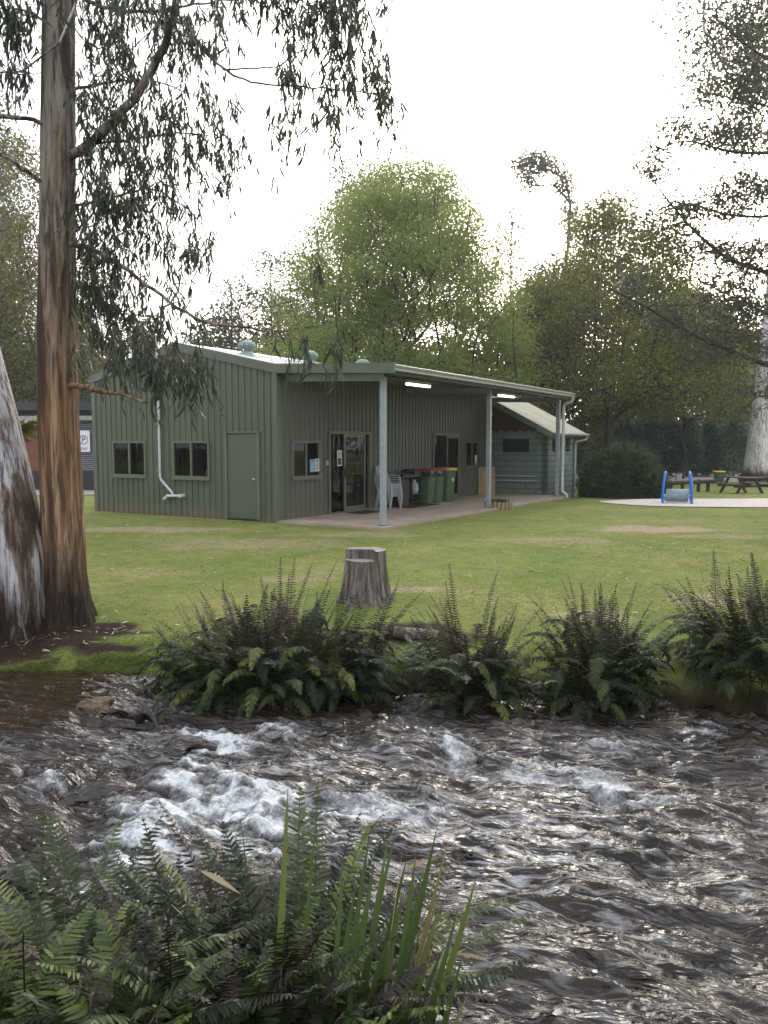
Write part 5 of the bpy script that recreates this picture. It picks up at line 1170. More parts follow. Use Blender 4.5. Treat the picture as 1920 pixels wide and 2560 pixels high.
pl = PL(); clump_leaves(pl, N[ends], 46, .30, .17, .05, .25, (.4, 1, 0), .45); pl.build('crown', L_FARGUM, dt, False, PD)
# far gums rising over the others: (x, ytop, Y, crown half width px, label, crown share)
seed(26)
def far_gum(px, ytop, Yd, hw, lab, share=.5, n=46, lean=0, lm=None, dens=110):
    q = dat(px, 1000, Yd); tz = dat(px, ytop, Yd)[2]; z0 = ground_at(q[0], Yd); H_ = tz - z0; rw = hw * Yd / 1728
    trunk = [(lean * (z / H_) ** 2, 0, z) for z in np.linspace(-.3, H_ * .92, 12)]
    C = crown_pts(n, lambda f: rw * np.interp(f, [0, .25, .6, .9, 1], [.5, .9, 1, .6, .2]), H_ * (1 - share), H_, .2)
    C[:, 0] += lean * (C[:, 2] / H_) ** 2
    return make_tree('far_gum_tree', lab, (q[0], Yd, z0), trunk, C, lm or L_FARGUM, BARK_G, (1.3, 1.3, .9), .03, dens, .85, .24, .1, .8, curve=-.1, flat=.7, seg=1.2, group='dark gums beyond the deciduous trees', maxr=.28)
far_gum(590, 545, 62, 32, 'slender dark gum left of the bright spring tree', .5, 40)
far_gum(505, 600, 64, 52, 'grey green gum whose crown shows above the shed ridge', .6, 60)
far_gum(425, 690, 60, 50, 'low dark gum behind the hanging leaves over the shed ridge', .7, 60)
far_gum(690, 450, 60, 38, 'dark gum showing at the upper left shoulder of the bright spring tree', .5, 40)
far_gum(752, 330, 60, 26, 'narrow dark gum top beside the peak of the bright spring tree', .35, 30)
far_gum(645, 555, 66, 40, 'brownish gum between the slender gum and the bright spring tree', .6, 50)
far_gum(1098, 450, 64, 16, 'thin dark gum spire right of the bright spring tree', .3, 16)
far_gum(1165, 530, 66, 62, 'dark gum crown behind the gap right of the bright spring tree', .6, 70)
far_gum(1255, 480, 60, 45, 'olive gum top left of the forked olive tree', .45, 46, lm=L_OLIVE2)
far_gum(1345, 545, 62, 38, 'light gum top over the forked olive tree', .4, 34, lm=L_OLIVE2)
far_gum(1440, 620, 66, 70, 'dark gum low behind the layered boughs on the right', .6, 60)
far_gum(1560, 560, 70, 60, 'dark gum beyond the white gum trunk', .6, 60)
far_gum(-20, 420, 50, 70, 'tall dark gum behind the left edge olive tree', .6, 60)
far_gum(1215, 560, 64, 40, 'dark gum below the arched drooping far gum', .5, 60)
far_gum(1300, 590, 66, 50, 'dark gum behind the right shoulder of the forked olive tree', .6, 60)
far_gum(15, 190, 56, 62, 'tall dense dark gum right at the left edge of the picture', .8, 150, dens=150)
far_gum(180, 640, 62, 70, 'dark gum behind the orange gum trunk and the cabin', .7, 60)
far_gum(300, 700, 60, 60, 'dark gum behind the left slope of the shed roof', .7, 60)
# arching far gum: bare leader with a drooping head
q = dat(1190, 1000, 72); z0 = ground_at(q[0], 72); tt = [np.array(dat(x, y, 72)) - np.array([q[0], 72, z0]) for x, y in ((1195, 990), (1200, 800), (1215, 640), (1228, 520), (1232, 440), (1222, 390), (1195, 350), (1160, 338), (1130, 350))]
C = np.array([np.array(dat(x + rng.normal(0, 9), y + rng.normal(0, 8), 72 + rng.normal(0, .7))) - np.array([q[0], 72, z0]) for x, y in ((1115, 365), (1130, 350), (1145, 345), (1160, 340), (1175, 345), (1150, 375), (1195, 358), (1150, 395), (1210, 375), (1220, 392), (1228, 410), (1232, 430), (1225, 450), (1240, 470), (1180, 360), (1165, 355), (1140, 385), (1205, 390), (1238, 500), (1225, 480)) for _ in range(4)])
make_tree('far_gum_tree', 'tall far gum with an arched drooping head against the white sky', (q[0], 72, z0), tt, C, L_FARGUM, BARK_G, (1, 1, 1), .03, 90, .6, .24, .1, 1.0, curve=-.05, flat=.8, seg=1.2, group='dark gums beyond the deciduous trees', maxr=.2)
# the wood behind everything
seed(27)
def far_spot():
    x = rng.uniform(-75, 85); return x, rng.uniform(72, 110) if abs(x) < 60 else rng.uniform(55, 110), rng.uniform(10, 15.5)
def side_spot():
    s_ = 1 if rng.random() < .62 else -1
    return s_ * rng.uniform(13, 38), rng.uniform(-22, 17), rng.uniform(11, 19)
def wood(spot_, count):
    lp = PL(); sp = PL(); C = []; H0 = []
    for _ in range(count):
        x, y, h = spot_(); z0 = ground_at(x, y)
        sp.segs(np.array([[x, y, z0 - .3]]), np.array([[x + rng.normal(0, .6), y, z0 + h * .95]]), rng.uniform(.12, .3), .05, 6, rng.random())
        for _k in range(26):
            f = rng.uniform(.08, 1.0); rr = 2.6 * (1.15 - f) ** .6; C.append((x + rng.normal(0, rr * .7), y + rng.normal(0, rr * .7), z0 + h * f)); H0.append(rng.random())
    C = np.array(C); m = 15; clump_leaves(lp, C, m, 1.1, .55, .3, .4, (.4, 1, 0), .75, vshift=np.repeat(np.array(H0) * .8, m))
    return lp, sp
lp, sp = wood(far_spot, 330)
wd = lp.build('far_wood', L_FARGUM); tag(wd, kind='stuff', label='dark mixed wood standing far behind the park trees', cat='wood')
sp.build('stems', BARK_G, wd)
lp, sp = wood(side_spot, 130)  # out-of-view trees added to cut sky light on verandah wall and near ferns
wd2 = lp.build('unseen_wood', L_FARGUM); tag(wd2, kind='stuff', label='unseen wood added to block sky light on either side of the photographer', cat='wood')
sp.build('stems', BARK_G, wd2)
# undergrowth line beyond the road
lp = PL(); C = np.array([(rng.uniform(-45, 60), rng.uniform(64, 70), 0) for _ in range(900)]); C[:, 2] = np.array([ground_at(x, y) for x, y, _ in C]) + rng.uniform(.2, 3.2, 900) * rng.random(900) ** .5
clump_leaves(lp, C, 22, .7, .3, .16, .2); ug = lp.build('undergrowth', L_BUSH); tag(ug, kind='stuff', label='dark undergrowth along the far side of the gravel road', cat='undergrowth')
# conifer saplings before the road edge
seed(28)
def conifer(px, ytop, hw, Yd, lab):
    q = dat(px, 1000, Yd); z0 = ground_at(q[0], Yd); H_ = dat(px, ytop, Yd)[2] - z0; rw = hw * Yd / 1728
    e = empty('conifer', (q[0], Yd, z0), 0, lab, 'conifer', 'young conifers along the gravel road')
    MB().tube([(0, 0, -.2), (0, 0, H_ * .95)], [.09, .015], 6).build('trunk', BARK_D, e)
    f = rng.random(240) ** .8; a = rng.random(240) * 2 * math.pi; rr = rw * (1.03 - f) ** .8 * (.5 + .5 * rng.random(240)); C = np.stack([rr * np.cos(a), rr * np.sin(a), .15 + f * (H_ - .2)], 1)
    lp = PL(); n = len(C) * 26; cen = np.repeat(C, 26, 0); P = cen + rng.normal(0, .16, (n, 3)); D = nrm(np.stack([P[:, 0], P[:, 1], .35 * np.ones(n) * rw], 1) + rng.normal(0, .35, (n, 3)) * rw)
    lp.blades(P, D, nrm(np.cross(D, rng.normal(0, 1, (n, 3)))), .26 + .12 * rng.random(n), .07, (.7, 1, 0)); lp.build('foliage', L_CONIF, e)
for px, yt, hw, Yd, lab in ((1292, 880, 42, 58, 'dark green conifer partly behind the round bush'), (1340, 868, 46, 60, 'tallest conifer right above the round bush'), (1395, 872, 44, 59, 'full conifer right of the tallest one'), (1440, 888, 36, 58, 'narrow conifer behind the grey bollard'), (1485, 905, 40, 57, 'low conifer left of the far yellow lidded bin'),
                            (1530, 915, 34, 58, 'small conifer behind the far yellow lidded bin'), (1585, 893, 40, 56, 'conifer just left of the white gum trunk'), (1250, 905, 30, 59, 'small conifer beside the block building corner'), (1690, 900, 44, 58, 'conifer just right of the white gum trunk')): conifer(px, yt, hw, Yd, lab)
# round bush
seed(29)
YB_ = 29.3; PBu = np.array([*at(1562, 1236, YB_)[:2], 0]); PBu[2] = ground_at(PBu[0], YB_)
bu = empty('round_bush', PBu, 0, 'dense dark green round bush on the lawn beside the block building', 'bush')
T = []
while len(T) < 520:
    d = nrm(rng.normal(0, 1, 3)); d[2] = abs(d[2]); rr = .55 + .45 * rng.random() ** .5
    bx_ = 1.42 * (1 + .12 * math.sin(3 * math.atan2(d[1], d[0]))); T.append(d * np.array([bx_, 1.3, 1.72]) * rr + np.array([-.15 * d[2], 0, .05]))
T = np.array(T)
pl = PL(); pl.segs(np.tile([[0, 0, -.05]], (520, 1)) + rng.normal(0, .12, (520, 3)) * [1, 1, 0], T, .014, .005, 4); pl.build('stems', BARK_D, bu)
lp = PL(); n = 520 * 85; cen = np.repeat(T, 85, 0); P = cen + rng.normal(0, .13, (n, 3)); P[:, 2] = np.maximum(P[:, 2], .02); D = nrm(nrm(cen) + rng.normal(0, .6, (n, 3)) + [0, 0, .15]); lp.blades(P, D, nrm(np.cross(D, rng.normal(0, 1, (n, 3)))), .13 + .16 * rng.random(n), .024, (.6, 1, 0)); lp.build('foliage', L_BUSH, bu)

# ------------------------------------------------------------------ ferns
def frond(pl, base, az, L, up, arch, npin, plen, pw, val, droop=.25, prof=(.6, 1, .8, .0), width_prof=None, stemw=.012, tipcurl=0.0):
    """one pinnate frond: starts at base, leaves at elevation 'up' and bends over by 'arch' radians"""
    k = 14; el = up - arch * np.linspace(0, 1, k) ** 1.3; st = L / (k - 1); d = np.stack([np.cos(el) * math.cos(az), np.cos(el) * math.sin(az), np.sin(el)], 1)
    wob = rng.normal(0, .05); perp = np.array([-math.sin(az), math.cos(az), 0]); d = nrm(d + perp * wob * np.linspace(0, 1, k)[:, None] * 3)
    P = base + np.concatenate([[np.zeros(3)], np.cumsum(d[:-1] * st, 0)])
    pl.blades(P[:-1], d[:-1], np.tile(perp, (k - 1, 1)), st * 1.05, stemw * np.linspace(1, .4, k - 1), (1, 1), val=np.clip(val * .5, 0, 1))
    t = np.linspace(.12, .99, npin); ii = t * (k - 1); Pp = np.stack([np.interp(ii, np.arange(k), P[:, c]) for c in range(3)], 1); Dd = nrm(np.stack([np.interp(ii, np.arange(k), d[:, c]) for c in range(3)], 1))
    wp = np.interp(t, [0, .12, .3, .6, .85, 1], [.3, .7, 1, .9, .5, .12])
    upn = nrm(np.cross(Dd, np.tile(perp, (npin, 1)))) * -1
    for sg in (-1, 1):
        jit = rng.normal(0, .1, (npin, 3)); dr = nrm(perp * sg * .85 + Dd * (.42 + .25 * t)[:, None] + np.array([0, 0, -droop]) + jit); sv = nrm(np.cross(dr, -upn + rng.normal(0, .25, (npin, 3))))
        pl.blades(Pp, dr, sv, plen * wp * (.85 + .3 * rng.random(npin)), pw * (.85 + .3 * rng.random(npin)), prof, np.stack([np.zeros(npin), np.zeros(npin), -plen * wp * droop * .5], 1), np.clip(val + rng.normal(0, .09, npin), 0, 1))
def fern_clump(lab, cx, cy, z, rx, ry, n, H_, mats=None, dark=.5, seedk=0, Lf=(.6, 1.0), pw=.0115, plen=.084, droopers=.3, npin=40, near=False):
    seed(100 + seedk); e = empty('fern_clump', (cx, cy, z), 0, lab, 'fern', None)
    gpl_, dpl = PL(), PL()
    for i in range(n):
        a = rng.random() * 2 * math.pi; q = math.sqrt(rng.random()); b = np.array([q * rx * math.cos(a), q * ry * math.sin(a), 0.0]); b[2] = max(ground_at(cx + b[0], cy + b[1]), ZW - .05) - z
        az = a + rng.normal(0, .7); L = rng.uniform(*Lf) * H_
        edge = q > .55 and rng.random() < droopers and not (near and math.cos(a) > .2 and rng.random() < .7)
        up = rng.uniform(.95, 1.5) if not edge else rng.uniform(.5, 1.1); arch = rng.uniform(.3, 1.3) if not edge else rng.uniform(1.5, 2.6); L = L * ((.55 if near else .60) if edge else 1)
        if edge: b[2] += rng.random() ** 1.6 * (.15 if near else .5)
        isd = rng.random() < dark and not edge
        if isd: up = rng.uniform(1.15, 1.55); arch = rng.uniform(.1, .7) + (.25 if near else 0)
        val = rng.random() ** 1.4 * (.85 if near else 1); arch = arch + (rng.uniform(.0, .45) if near and not edge else 0)
        frond(dpl if isd else gpl_, b, az, L * (1.08 if isd else 1), up, arch, npin, plen * (.75 if isd else 1) * rng.uniform(.85, 1.2), pw * (.8 if isd else 1), val, rng.uniform(.1, .45), stemw=.009)
    gpl_.build('green_fronds', L_FERNF if near else L_FERN, e); 
    if dpl.V: dpl.build('dark_fronds', L_FERND, e)
    return e
def clump_px(x, y, zz): q = donz(x, y, zz); return q[0], q[1]
# far bank, the wide clump is three crowns grown together in one plant mass
x_, y_ = clump_px(590, 1470, -.42)
fern_clump('widest dark fern thicket on the far bank below the tree stump', x_, y_ + .05, -.42, .95, .42, 430, 1.02, dark=.5, seedk=1, Lf=(.65, 1.1), droopers=.75)
x_, y_ = clump_px(1020, 1480, -.42)
fern_clump('upright dark fern clump between the stump and the middle of the far bank', x_, y_, -.42, .26, .26, 130, .98, dark=.5, seedk=2, Lf=(.65, 1.1), droopers=.7)
x_, y_ = clump_px(1300, 1480, -.42)
fern_clump('spreading fern clump on the far bank with one yellow frond', x_, y_, -.42, .38, .28, 175, .95, dark=.4, seedk=3, Lf=(.65, 1.1), droopers=.7)
x_, y_ = clump_px(1640, 1465, -.40)
fern_clump('large fern clump on the far bank at the right edge', x_, y_ - .1, -.45, .52, .42, 250, 1.05, dark=.3, seedk=4, Lf=(.7, 1.15), droopers=.7)
# near bank
def near_clump(lab, px, Yd, z, rx, ry, n, H_, k, **kw):
    n = int(n * 1.35)
    q = dat(px, 2000, Yd); return fern_clump(lab, q[0], Yd, z, rx, ry, n, H_, seedk=k, near=True, pw=.0125, plen=.1, npin=46, **kw)
near_clump('tall green fern clump in the foreground beside the strap leaves', 615, 2.8, -.42, .22, .16, 100, 1.06, 11, dark=.16, Lf=(.7, 1.08))
near_clump('bushy brownish fern clump in the centre of the near bank', 400, 2.7, -.45, .26, .18, 110, .92, 12, dark=.26, Lf=(.65, 1.05))
near_clump('arching green fern clump at the left of the near bank', 120, 2.75, -.45, .26, .18, 90, .98, 13, dark=.06, Lf=(.7, 1.1))
near_clump('low pale fern clump in the bottom left corner of the photo', 60, 2.25, -.25, .3, .16, 60, .75, 14, dark=.05, Lf=(.7, 1.1), droopers=.8)
near_clump('short fern clump at the bottom middle in front of the others', 480, 2.3, -.3, .34, .14, 66, .66, 15, dark=.25, Lf=(.6, 1.1))
# strap leaved plant
seed(31)
q = dat(800, 2150, 2.6); st_ = empty('strap_leaf_plant', (q[0], 2.55, -.45), 0, 'clump of long green strap leaves and dry stalks at the right of the near ferns', 'plant')
def strap(pl, tipx, tipy, Yt, bx, w_, val, bendx=0.0):
    tip = dat(tipx, tipy, Yt - .14) - np.array([q[0], 2.55, -.45]); b = np.array([bx, rng.normal(0, .05), 0.0]); D = tip - b; L = np.linalg.norm(D); bd = np.array([bendx, 0, 0])
    D2 = (D - bd) / L
    pl.blades(b[None], D2[None], nrm(np.array([[1, .25 * rng.normal(), .0]])), L, w_ * .82, (.5, .8, 1, 1, .95, .85, .7, .45, .0), bd[None], val)
pl = PL()
for tx, ty, Yt, bx, w_, v_ in ((622, 1700, 2.85, -.34, .034, .72), (684, 1745, 2.9, -.3, .02, .4), (860, 1775, 2.8, -.1, .03, .55), (945, 1782, 2.8, .0, .036, .35), (972, 1800, 2.75, .02, .022, .85), (1030, 1890, 2.7, .08, .034, .6), (800, 1790, 2.75, -.15, .03, .3),
                               (905, 1990, 2.6, -.05, .03, .2), (1000, 2060, 2.45, .15, .03, .3), (770, 1900, 2.7, -.18, .032, .45), (830, 1860, 2.8, -.1, .03, .4), (960, 1930, 2.7, .03, .028, .65), (880, 1850, 2.75, -.05, .034, .25), (740, 1840, 2.8, -.2, .026, .35), (790, 1960, 2.6, -.15, .03, .3),
                               (900, 1830, 2.75, .0, .03, .45), (920, 1880, 2.7, .02, .032, .3), (840, 1800, 2.8, -.08, .03, .6), (990, 1960, 2.65, .08, .028, .4), (810, 1850, 2.75, -.12, .034, .4), (870, 1920, 2.7, -.03, .03, .5), (1010, 2150, 2.5, .15, .022, .9), (960, 2040, 2.6, .08, .03, .25), (930, 2080, 2.5, .06, .026, .5), (760, 2060, 2.5, -.12, .03, .35), (850, 2000, 2.6, -.06, .034, .3)):
    strap(pl, tx, ty, Yt, bx, w_, v_, rng.normal(0.02, .05))
pl.build('strap_leaves', L_STRAP, st_)
pl = PL()
for tx, ty, bx in ((990, 1790, .0), (975, 1850, .03), (960, 1830, .02), (945, 1900, .05), (1005, 1930, .08), (870, 1830, -.04), (890, 1835, -.02), (985, 1880, .06), (920, 1950, .03), (950, 2000, .08), (1040, 2100, .12)): strap(pl, tx, ty, 2.72, bx, .007, rng.random(), rng.normal(.03, .04))
for (x0, y0, x1, y1, w_) in ((435, 1882, 520, 1915, .022), (860, 1885, 945, 1838, .014), (985, 2060, 1060, 2062, .012), (900, 2120, 1010, 2030, .02)):
    a = dat(x0, y0, 2.8) - np.array([q[0], 2.55, -.45]); b = dat(x1, y1, 2.75) - np.array([q[0], 2.55, -.45]); L = np.linalg.norm(b - a)
    pl.blades(a[None], ((b - a) / L)[None], np.array([[0, .5, .85]]), L, w_, (.3, .9, 1, .6, 0), np.array([[0, 0, -.03]]), .9)
pl.build('dry_stalks', L_DRY, st_)
# small leafy ground plants on the far bank between the ferns
seed(32)
for (px, py, rx, n, lab) in ((890, 1440, .22, 60, 'small bright leafy plant on the bank left of the upright fern'), (1165, 1480, .2, 46, 'small leafy plant on the bank between two fern clumps'), (1470, 1450, .26, 40, 'pale thin leaved plant on the bank left of the right edge ferns')):
    x_, y_ = clump_px(px, py, -.38); e = empty('bank_plant', (x_, y_, -.4), 0, lab, 'plant'); pl = PL()
    for i in range(n):
        b = np.array([rng.normal(0, rx * .6), rng.normal(0, rx * .35), rng.uniform(.02, .2)]); b[2] += max(ground_at(x_ + b[0], y_ + b[1]), ZW) + .4
        m = 8; a = rng.random(m) * 6.28; D = nrm(np.stack([np.cos(a), np.sin(a), rng.uniform(-.2, .6, m)], 1)); pl.blades(np.tile(b, (m, 1)), D, nrm(np.cross(D, np.tile([0, 0, 1.0], (m, 1)))), rng.uniform(.04, .085, m), .018, (.4, 1, .8, 0), np.tile([0, 0, -.015], (m, 1)))
    pl.build('leaves', L_PLANT, e)
# tree fern behind the gums
seed(33)
q = dat(60, 1000, 16); tf = empty('tree_fern', (q[0] - .35, 16, ground_at(q[0], 16)), 0, 'tree fern with pale fronds showing between the two gum trunks', 'tree fern')
MB().tube([(0, 0, -.2), (.02, 0, 1.0), (0, 0, 1.9)], [.16, .13, .12], 10).build('trunk', BARK_D, tf)
pl = PL()
for i in range(16): frond(pl, np.array([0, 0, 1.9]), i * 2.4 + rng.normal(0, .2), rng.uniform(1.0, 1.4), rng.uniform(.5, 1.1), rng.uniform(1.0, 1.7), 34, .26, .05, .8 + .2 * rng.random(), .3, stemw=.02)
pl.build('fronds', L_STRAP, tf)
# plants in the planter
seed(34)
pl = PL(); n = 420; P = np.stack([rng.normal(0, .15, n), rng.normal(0, .09, n), .17 + .09 * rng.random(n)], 1); D = nrm(rng.normal(0, 1, (n, 3)) + [0, 0, .8]); pl.blades(P, D, nrm(np.cross(D, rng.normal(0, 1, (n, 3)))), .06, .03, (.5, 1, 0)); tag(pl.build('seedlings', L_PLANT, pl_), kind='stuff')

# ------------------------------------------------------------------ stump, log, rocks
seed(41)
def stump():
    c = donz(790, 1290, -.1); e = empty('tree_stump', (c[0], c[1], ground_at(c[0], c[1])), 0, 'grey weathered tree stump with a stepped saw cut on the lawn edge', 'stump')
    n = 96; th = np.linspace(0, 2 * math.pi, n, endpoint=False); V = []; zs = list(np.linspace(-.1, .60, 26))
    prof = np.interp(zs, [-.1, 0, .08, .2, .4, .6], [.40, .36, .325, .30, .275, .262])
    for z, r in zip(zs, prof):
        n1 = fbm(np.cos(th) * 9, np.sin(th) * 9, np.full(n, z * 1.2), 4, 71) - .5; bt_ = .09 * math.exp(-max(z, 0) / .15) * np.sin(th * 6 + 1)
        q = r * (1 + .12 * n1 + bt_); V.append(np.stack([q * np.cos(th), q * np.sin(th), np.full(n, z)], 1))
    # step: front left part stops lower, the back right part rises
    V = np.array(V); x, y = V[..., 0], V[..., 1]
    hgt = np.where((y < .02 - .10 * x) & (x < .13), .545, .665)
    V[..., 2] = np.where(V[..., 2] > 0, V[..., 2] * hgt / .60, V[..., 2])
    nz = len(zs); Vf = V.reshape(-1, 3); i = np.arange(nz - 1)[:, None] * n; j = np.arange(n)[None, :]; a = (i + j).ravel(); b = (i + (j + 1) % n).ravel()
    m = barkmat('weathered_stump_wood', [(0.3, (0.03, 0.022, 0.018)), (0.48, (0.15, 0.125, 0.11)), (0.62, (0.33, 0.295, 0.27)), (0.75, (0.45, 0.41, 0.38))], (14, 14, .9), 1.2, .9)
    mesh_np('trunk', Vf, [np.stack([a, b, b + n, a + n], 1)], m, e, smooth=False)
    tm = barkmat('sawn_stump_top', [(0.3, (0.18, 0.15, 0.13)), (0.7, (0.38, 0.33, 0.29))], (3, 3, 3), 3, .5)
    # sawn faces
    top = V[-1]; lo = top[:, 2] < .6
    mb = MB(); hi = [tuple(p) for p, l in zip(top, lo) if not l]; ll = [tuple(p) for p, l in zip(top, lo) if l]
    k0 = int(np.argmax(lo & ~np.roll(lo, 1))); seq = np.roll(np.arange(n), -k0); ll = [tuple(top[s]) for s in seq if lo[s]]; hi = [tuple(top[s]) for s in seq if not lo[s]]
    cl_ = (.13, .0, .0)
    mb.add(ll + [(.10, .0, .545)], [tuple(range(len(ll) + 1))]); mb.add(hi + [(.10, .0, .665)], [tuple(range(len(hi) + 1))])
    mb.build('sawn_top', tm, e)
    sw = MB(); A = ll[0]; B = ll[-1]
    sw.add([(A[0], A[1], .545), (.10, 0, .545), (.10, 0, .665), (A[0], A[1], .665)], [(0, 1, 2, 3)]); sw.add([(B[0], B[1], .545), (.10, 0, .545), (.10, 0, .665), (B[0], B[1], .665)], [(0, 1, 2, 3)]); sw.build('step_face', m, e)
stump()
def rock(name, label, cat, pos, sc, m, sd, rz=0, n=20):
    e_ = bmesh.new(); bmesh.ops.create_icosphere(e_, subdivisions=4, radius=1); co = np.array([v.co for v in e_.verts]); d = .62 * (fbm(co[:, 0] * 1.3 + 7, co[:, 1] * 1.3, co[:, 2] * 1.3, 4, sd) - .5) * 2
    cell = np.round(fbm(co[:, 0] * 1.0, co[:, 1] * 1.0, co[:, 2] * 1.0 + 3, 2, sd + 5) * 6) / 6 - .5
    co = co * (1 + d + .25 * cell)[:, None] * np.array(sc)
    for v, c in zip(e_.verts, co): v.co = c
    me = bpy.data.meshes.new(name); e_.to_mesh(me); e_.free(); me.materials.append(m); o = bpy.data.objects.new(name, me); COL.objects.link(o); o.location = pos; o.rotation_euler = (0, 0, rz); return tag(o, label, cat)
c = donz(207, 1545, ZW); rock('rock', 'brown jagged rock standing out of the stream on the left', 'rock', (c[0], c[1], ZW + .07), (.14, .1, .10), STONE, 3)
c = donz(390, 1615, ZW); rock('rock', 'low brown wet rock under the water flow below the wide fern', 'rock', (c[0], c[1], ZW - .0), (.2, .12, .07), WETSTONE, 9)
c = donz(1075, 1660, ZW); rock('rock', 'dark wet rock splitting the rapids in the middle of the stream', 'rock', (c[0], c[1], ZW + .0), (.16, .09, .09), WETSTONE, 12)
c = donz(60, 1925, ZW); rock('rock', 'dark wet boulder in the stream behind the left near fern', 'rock', (c[0], c[1], ZW + .02), (.2, .14, .12), WETSTONE, 15)
c = donz(225, 1710, ZW); rock('rock', 'flat dark submerged rock in the left rapids', 'rock', (c[0], c[1], ZW - .02), (.26, .16, .08), WETSTONE, 18)
c = donz(1420, 1530, ZW); rock('rock', 'small black wet rock at the foot of the spreading fern', 'rock', (c[0], c[1], ZW + .01), (.16, .08, .07), WETSTONE, 21)
dw = donz(300, 1565, ZW); dwe = empty('driftwood', (dw[0], dw[1], ZW), 0, 'black wet snag of driftwood caught beside the brown rock', 'driftwood')
MB().tube([(-.5, .05, .02), (-.36, .10, .05), (-.2, .12, .08), (-.1, .07, .05), (.0, .05, .05), (.08, .03, .08), (.14, .0, .04), (.2, -.1, -.04)], [.012, .03, .022, .045, .03, .05, .034, .016], 7).tube([(-.1, .07, .06), (-.14, .0, .12), (-.22, -.02, .15)], [.02, .012, .005], 6).tube([(.1, .02, .06), (.2, .06, .11), (.3, .06, .10)], [.022, .014, .005], 6).tube([(-.3, .1, .06), (-.34, .02, .1), (-.33, -.05, .11)], [.014, .009, .004], 5).tube([(.0, .02, -.05), (.02, -.03, .08), (.06, -.06, .13)], [.05, .04, .012], 8).tube([(-.35, -.12, -.03), (-.15, -.1, .02), (.1, -.12, .0)], [.012, .02, .015], 6).build('snag', DRIFT, dwe)
lg0 = donz(880, 1372, -.22); lge = empty('fallen_log', (lg0[0], lg0[1], ground_at(lg0[0], lg0[1]) + .03), R(-14), 'grey weathered log lying on the bank below the stump', 'log')
MB().tube([(-.35, .1, .06), (-.22, .02, .05), (-.02, -.02, .03), (.2, -.01, .03), (.36, .05, .02), (.44, .09, .01)], [.03, .06, .075, .07, .05, .02], 10).tube([(-.05, -.02, .04), (.04, -.12, .0), (.1, -.18, -.06)], [.05, .03, .01], 7).build('wood', bpy.data.materials['weathered_stump_wood'], lge)

# ------------------------------------------------------------------ grass blades and litter
seed(51)
gp_ = PL(); n = 110000
yy = 8.0 + (17 - 8.0) * rng.random(n) ** 1.5; xx = (rng.random(n) * 2 - 1) * (yy * .52 + .3)
dB_ = yy - ybank(xx); ok = dB_ > .06
dn = fbm(xx * 2.2, yy * 2.2, o=3, seed=61); inb = barkmask(xx, yy) > .35
ok &= (dn > .36) & ~inb & ~((dB_ < .45) & (xx > -2.2) & (dn < .52)); xx, yy, dB_, dn = xx[ok], yy[ok], dB_[ok], dn[ok]; n = len(xx)
tall = np.where(dB_ < 1.0, 1.0 + 2.2 * (1 - dB_) * (dn > .45), 1.0); P = np.stack([xx, yy, ground_z(xx, yy) - .004], 1)
D = nrm(rng.normal(0, .55, (n, 3)) * [1, 1, .3] + [0, 0, 1.0]); hh = (.014 + .022 * rng.random(n)) * tall
val = np.clip(.75 * fbm(xx * .8, yy * .8, o=3, seed=63) + .35 * rng.random(n) - .1, 0, 1)
gp_.blades(P, D, nrm(np.cross(D, rng.normal(0, 1, (n, 3)))), hh, .006 + .003 * (tall > 1.2), (1, .7, 0), np.stack([rng.normal(0, .01, n), rng.normal(0, .01, n), -.2 * hh], 1) * tall[:, None], val)
n = 16000; xx = rng.uniform(-5.2, -1.9, n); dq = rng.random(n) ** 1.3 * .55; yy = ybank(xx) + .0 + dq; ok = (fbm(xx * 3, yy * 3, o=3, seed=66) > .40) & (barkmask(xx, yy) < .4); xx, yy, dq = xx[ok], yy[ok], dq[ok]; n = len(xx)
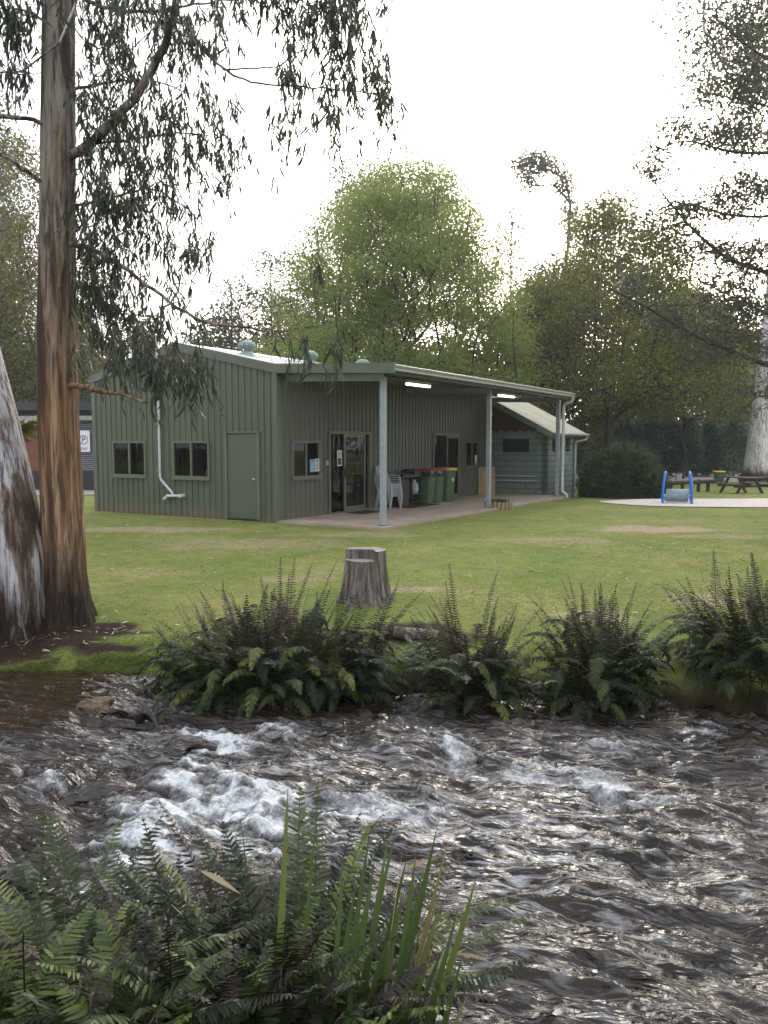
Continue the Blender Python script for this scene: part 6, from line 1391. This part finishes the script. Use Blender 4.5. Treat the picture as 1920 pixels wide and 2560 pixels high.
P = np.stack([xx, yy, ground_z(xx, yy) - .004], 1); D = nrm(rng.normal(0, .4, (n, 3)) * [1, 1, .2] + [0, -.45, 1.0]); hh = .04 + .10 * rng.random(n)
gp_.blades(P, D, nrm(np.cross(D, rng.normal(0, 1, (n, 3)))), hh, .007, (1, .85, .5, 0), np.stack([rng.normal(0, .02, n), -.03 * np.ones(n), -.5 * hh], 1), np.clip(fbm(xx * 1.5, yy * 1.5, o=3, seed=67) * .7 + .3 * rng.random(n) - .1, 0, 1))
go = gp_.build('lawn_grass', L_GRASS); tag(go, kind='stuff', label='short lawn grass growing on the far bank', cat='grass')
lt = PL(); n = 900; yy = 8.3 + 14 * rng.random(n) ** 1.6; xx = (rng.random(n) * 2 - 1) * (yy * .5) ; ok = (yy - ybank(xx) > .15); xx, yy = xx[ok], yy[ok]
x2 = -4.0 + rng.normal(0, .7, 260); y2 = 8.95 + rng.normal(0, .35, 260); ok = (y2 - ybank(x2) > .2); xx = np.concatenate([xx, x2[ok]]); yy = np.concatenate([yy, y2[ok]]); n = len(xx)
P = np.stack([xx, yy, ground_z(xx, yy) + .012], 1); a = rng.random(n) * 6.28; D = nrm(np.stack([np.cos(a), np.sin(a), rng.normal(0, .2, n)], 1)); lt.blades(P, D, nrm(np.cross(D, rng.normal(0, .35, (n, 3)) + [0, 0, 1])), .05 + .08 * rng.random(n), .014, (.2, 1, .8, 0), val=rng.random(n))
lo_ = lt.build('leaf_litter', L_LITTER); tag(lo_, kind='stuff', label='fallen gum leaves and bark scattered on the lawn', cat='leaf litter')

# ------------------------------------------------------------------ air
hz = MB().box(-202, 202, -26, 202, -3.0, 62).build('haze', newmat('haze_air')[0]); tag(hz, kind='stuff')
ht = hz.data.materials[0].node_tree; ht.nodes.remove(ht.nodes['Principled BSDF'])
pv = ht.nodes.new('ShaderNodeVolumePrincipled'); pv.inputs['Color'].default_value = (0.9, 0.93, 1.0, 1); pv.inputs['Density'].default_value = 0.0007; pv.inputs['Anisotropy'].default_value = 0.3
ht.links.new(pv.outputs[0], ht.nodes['Material Output'].inputs['Volume'])
scn.cycles.volume_bounces = 0
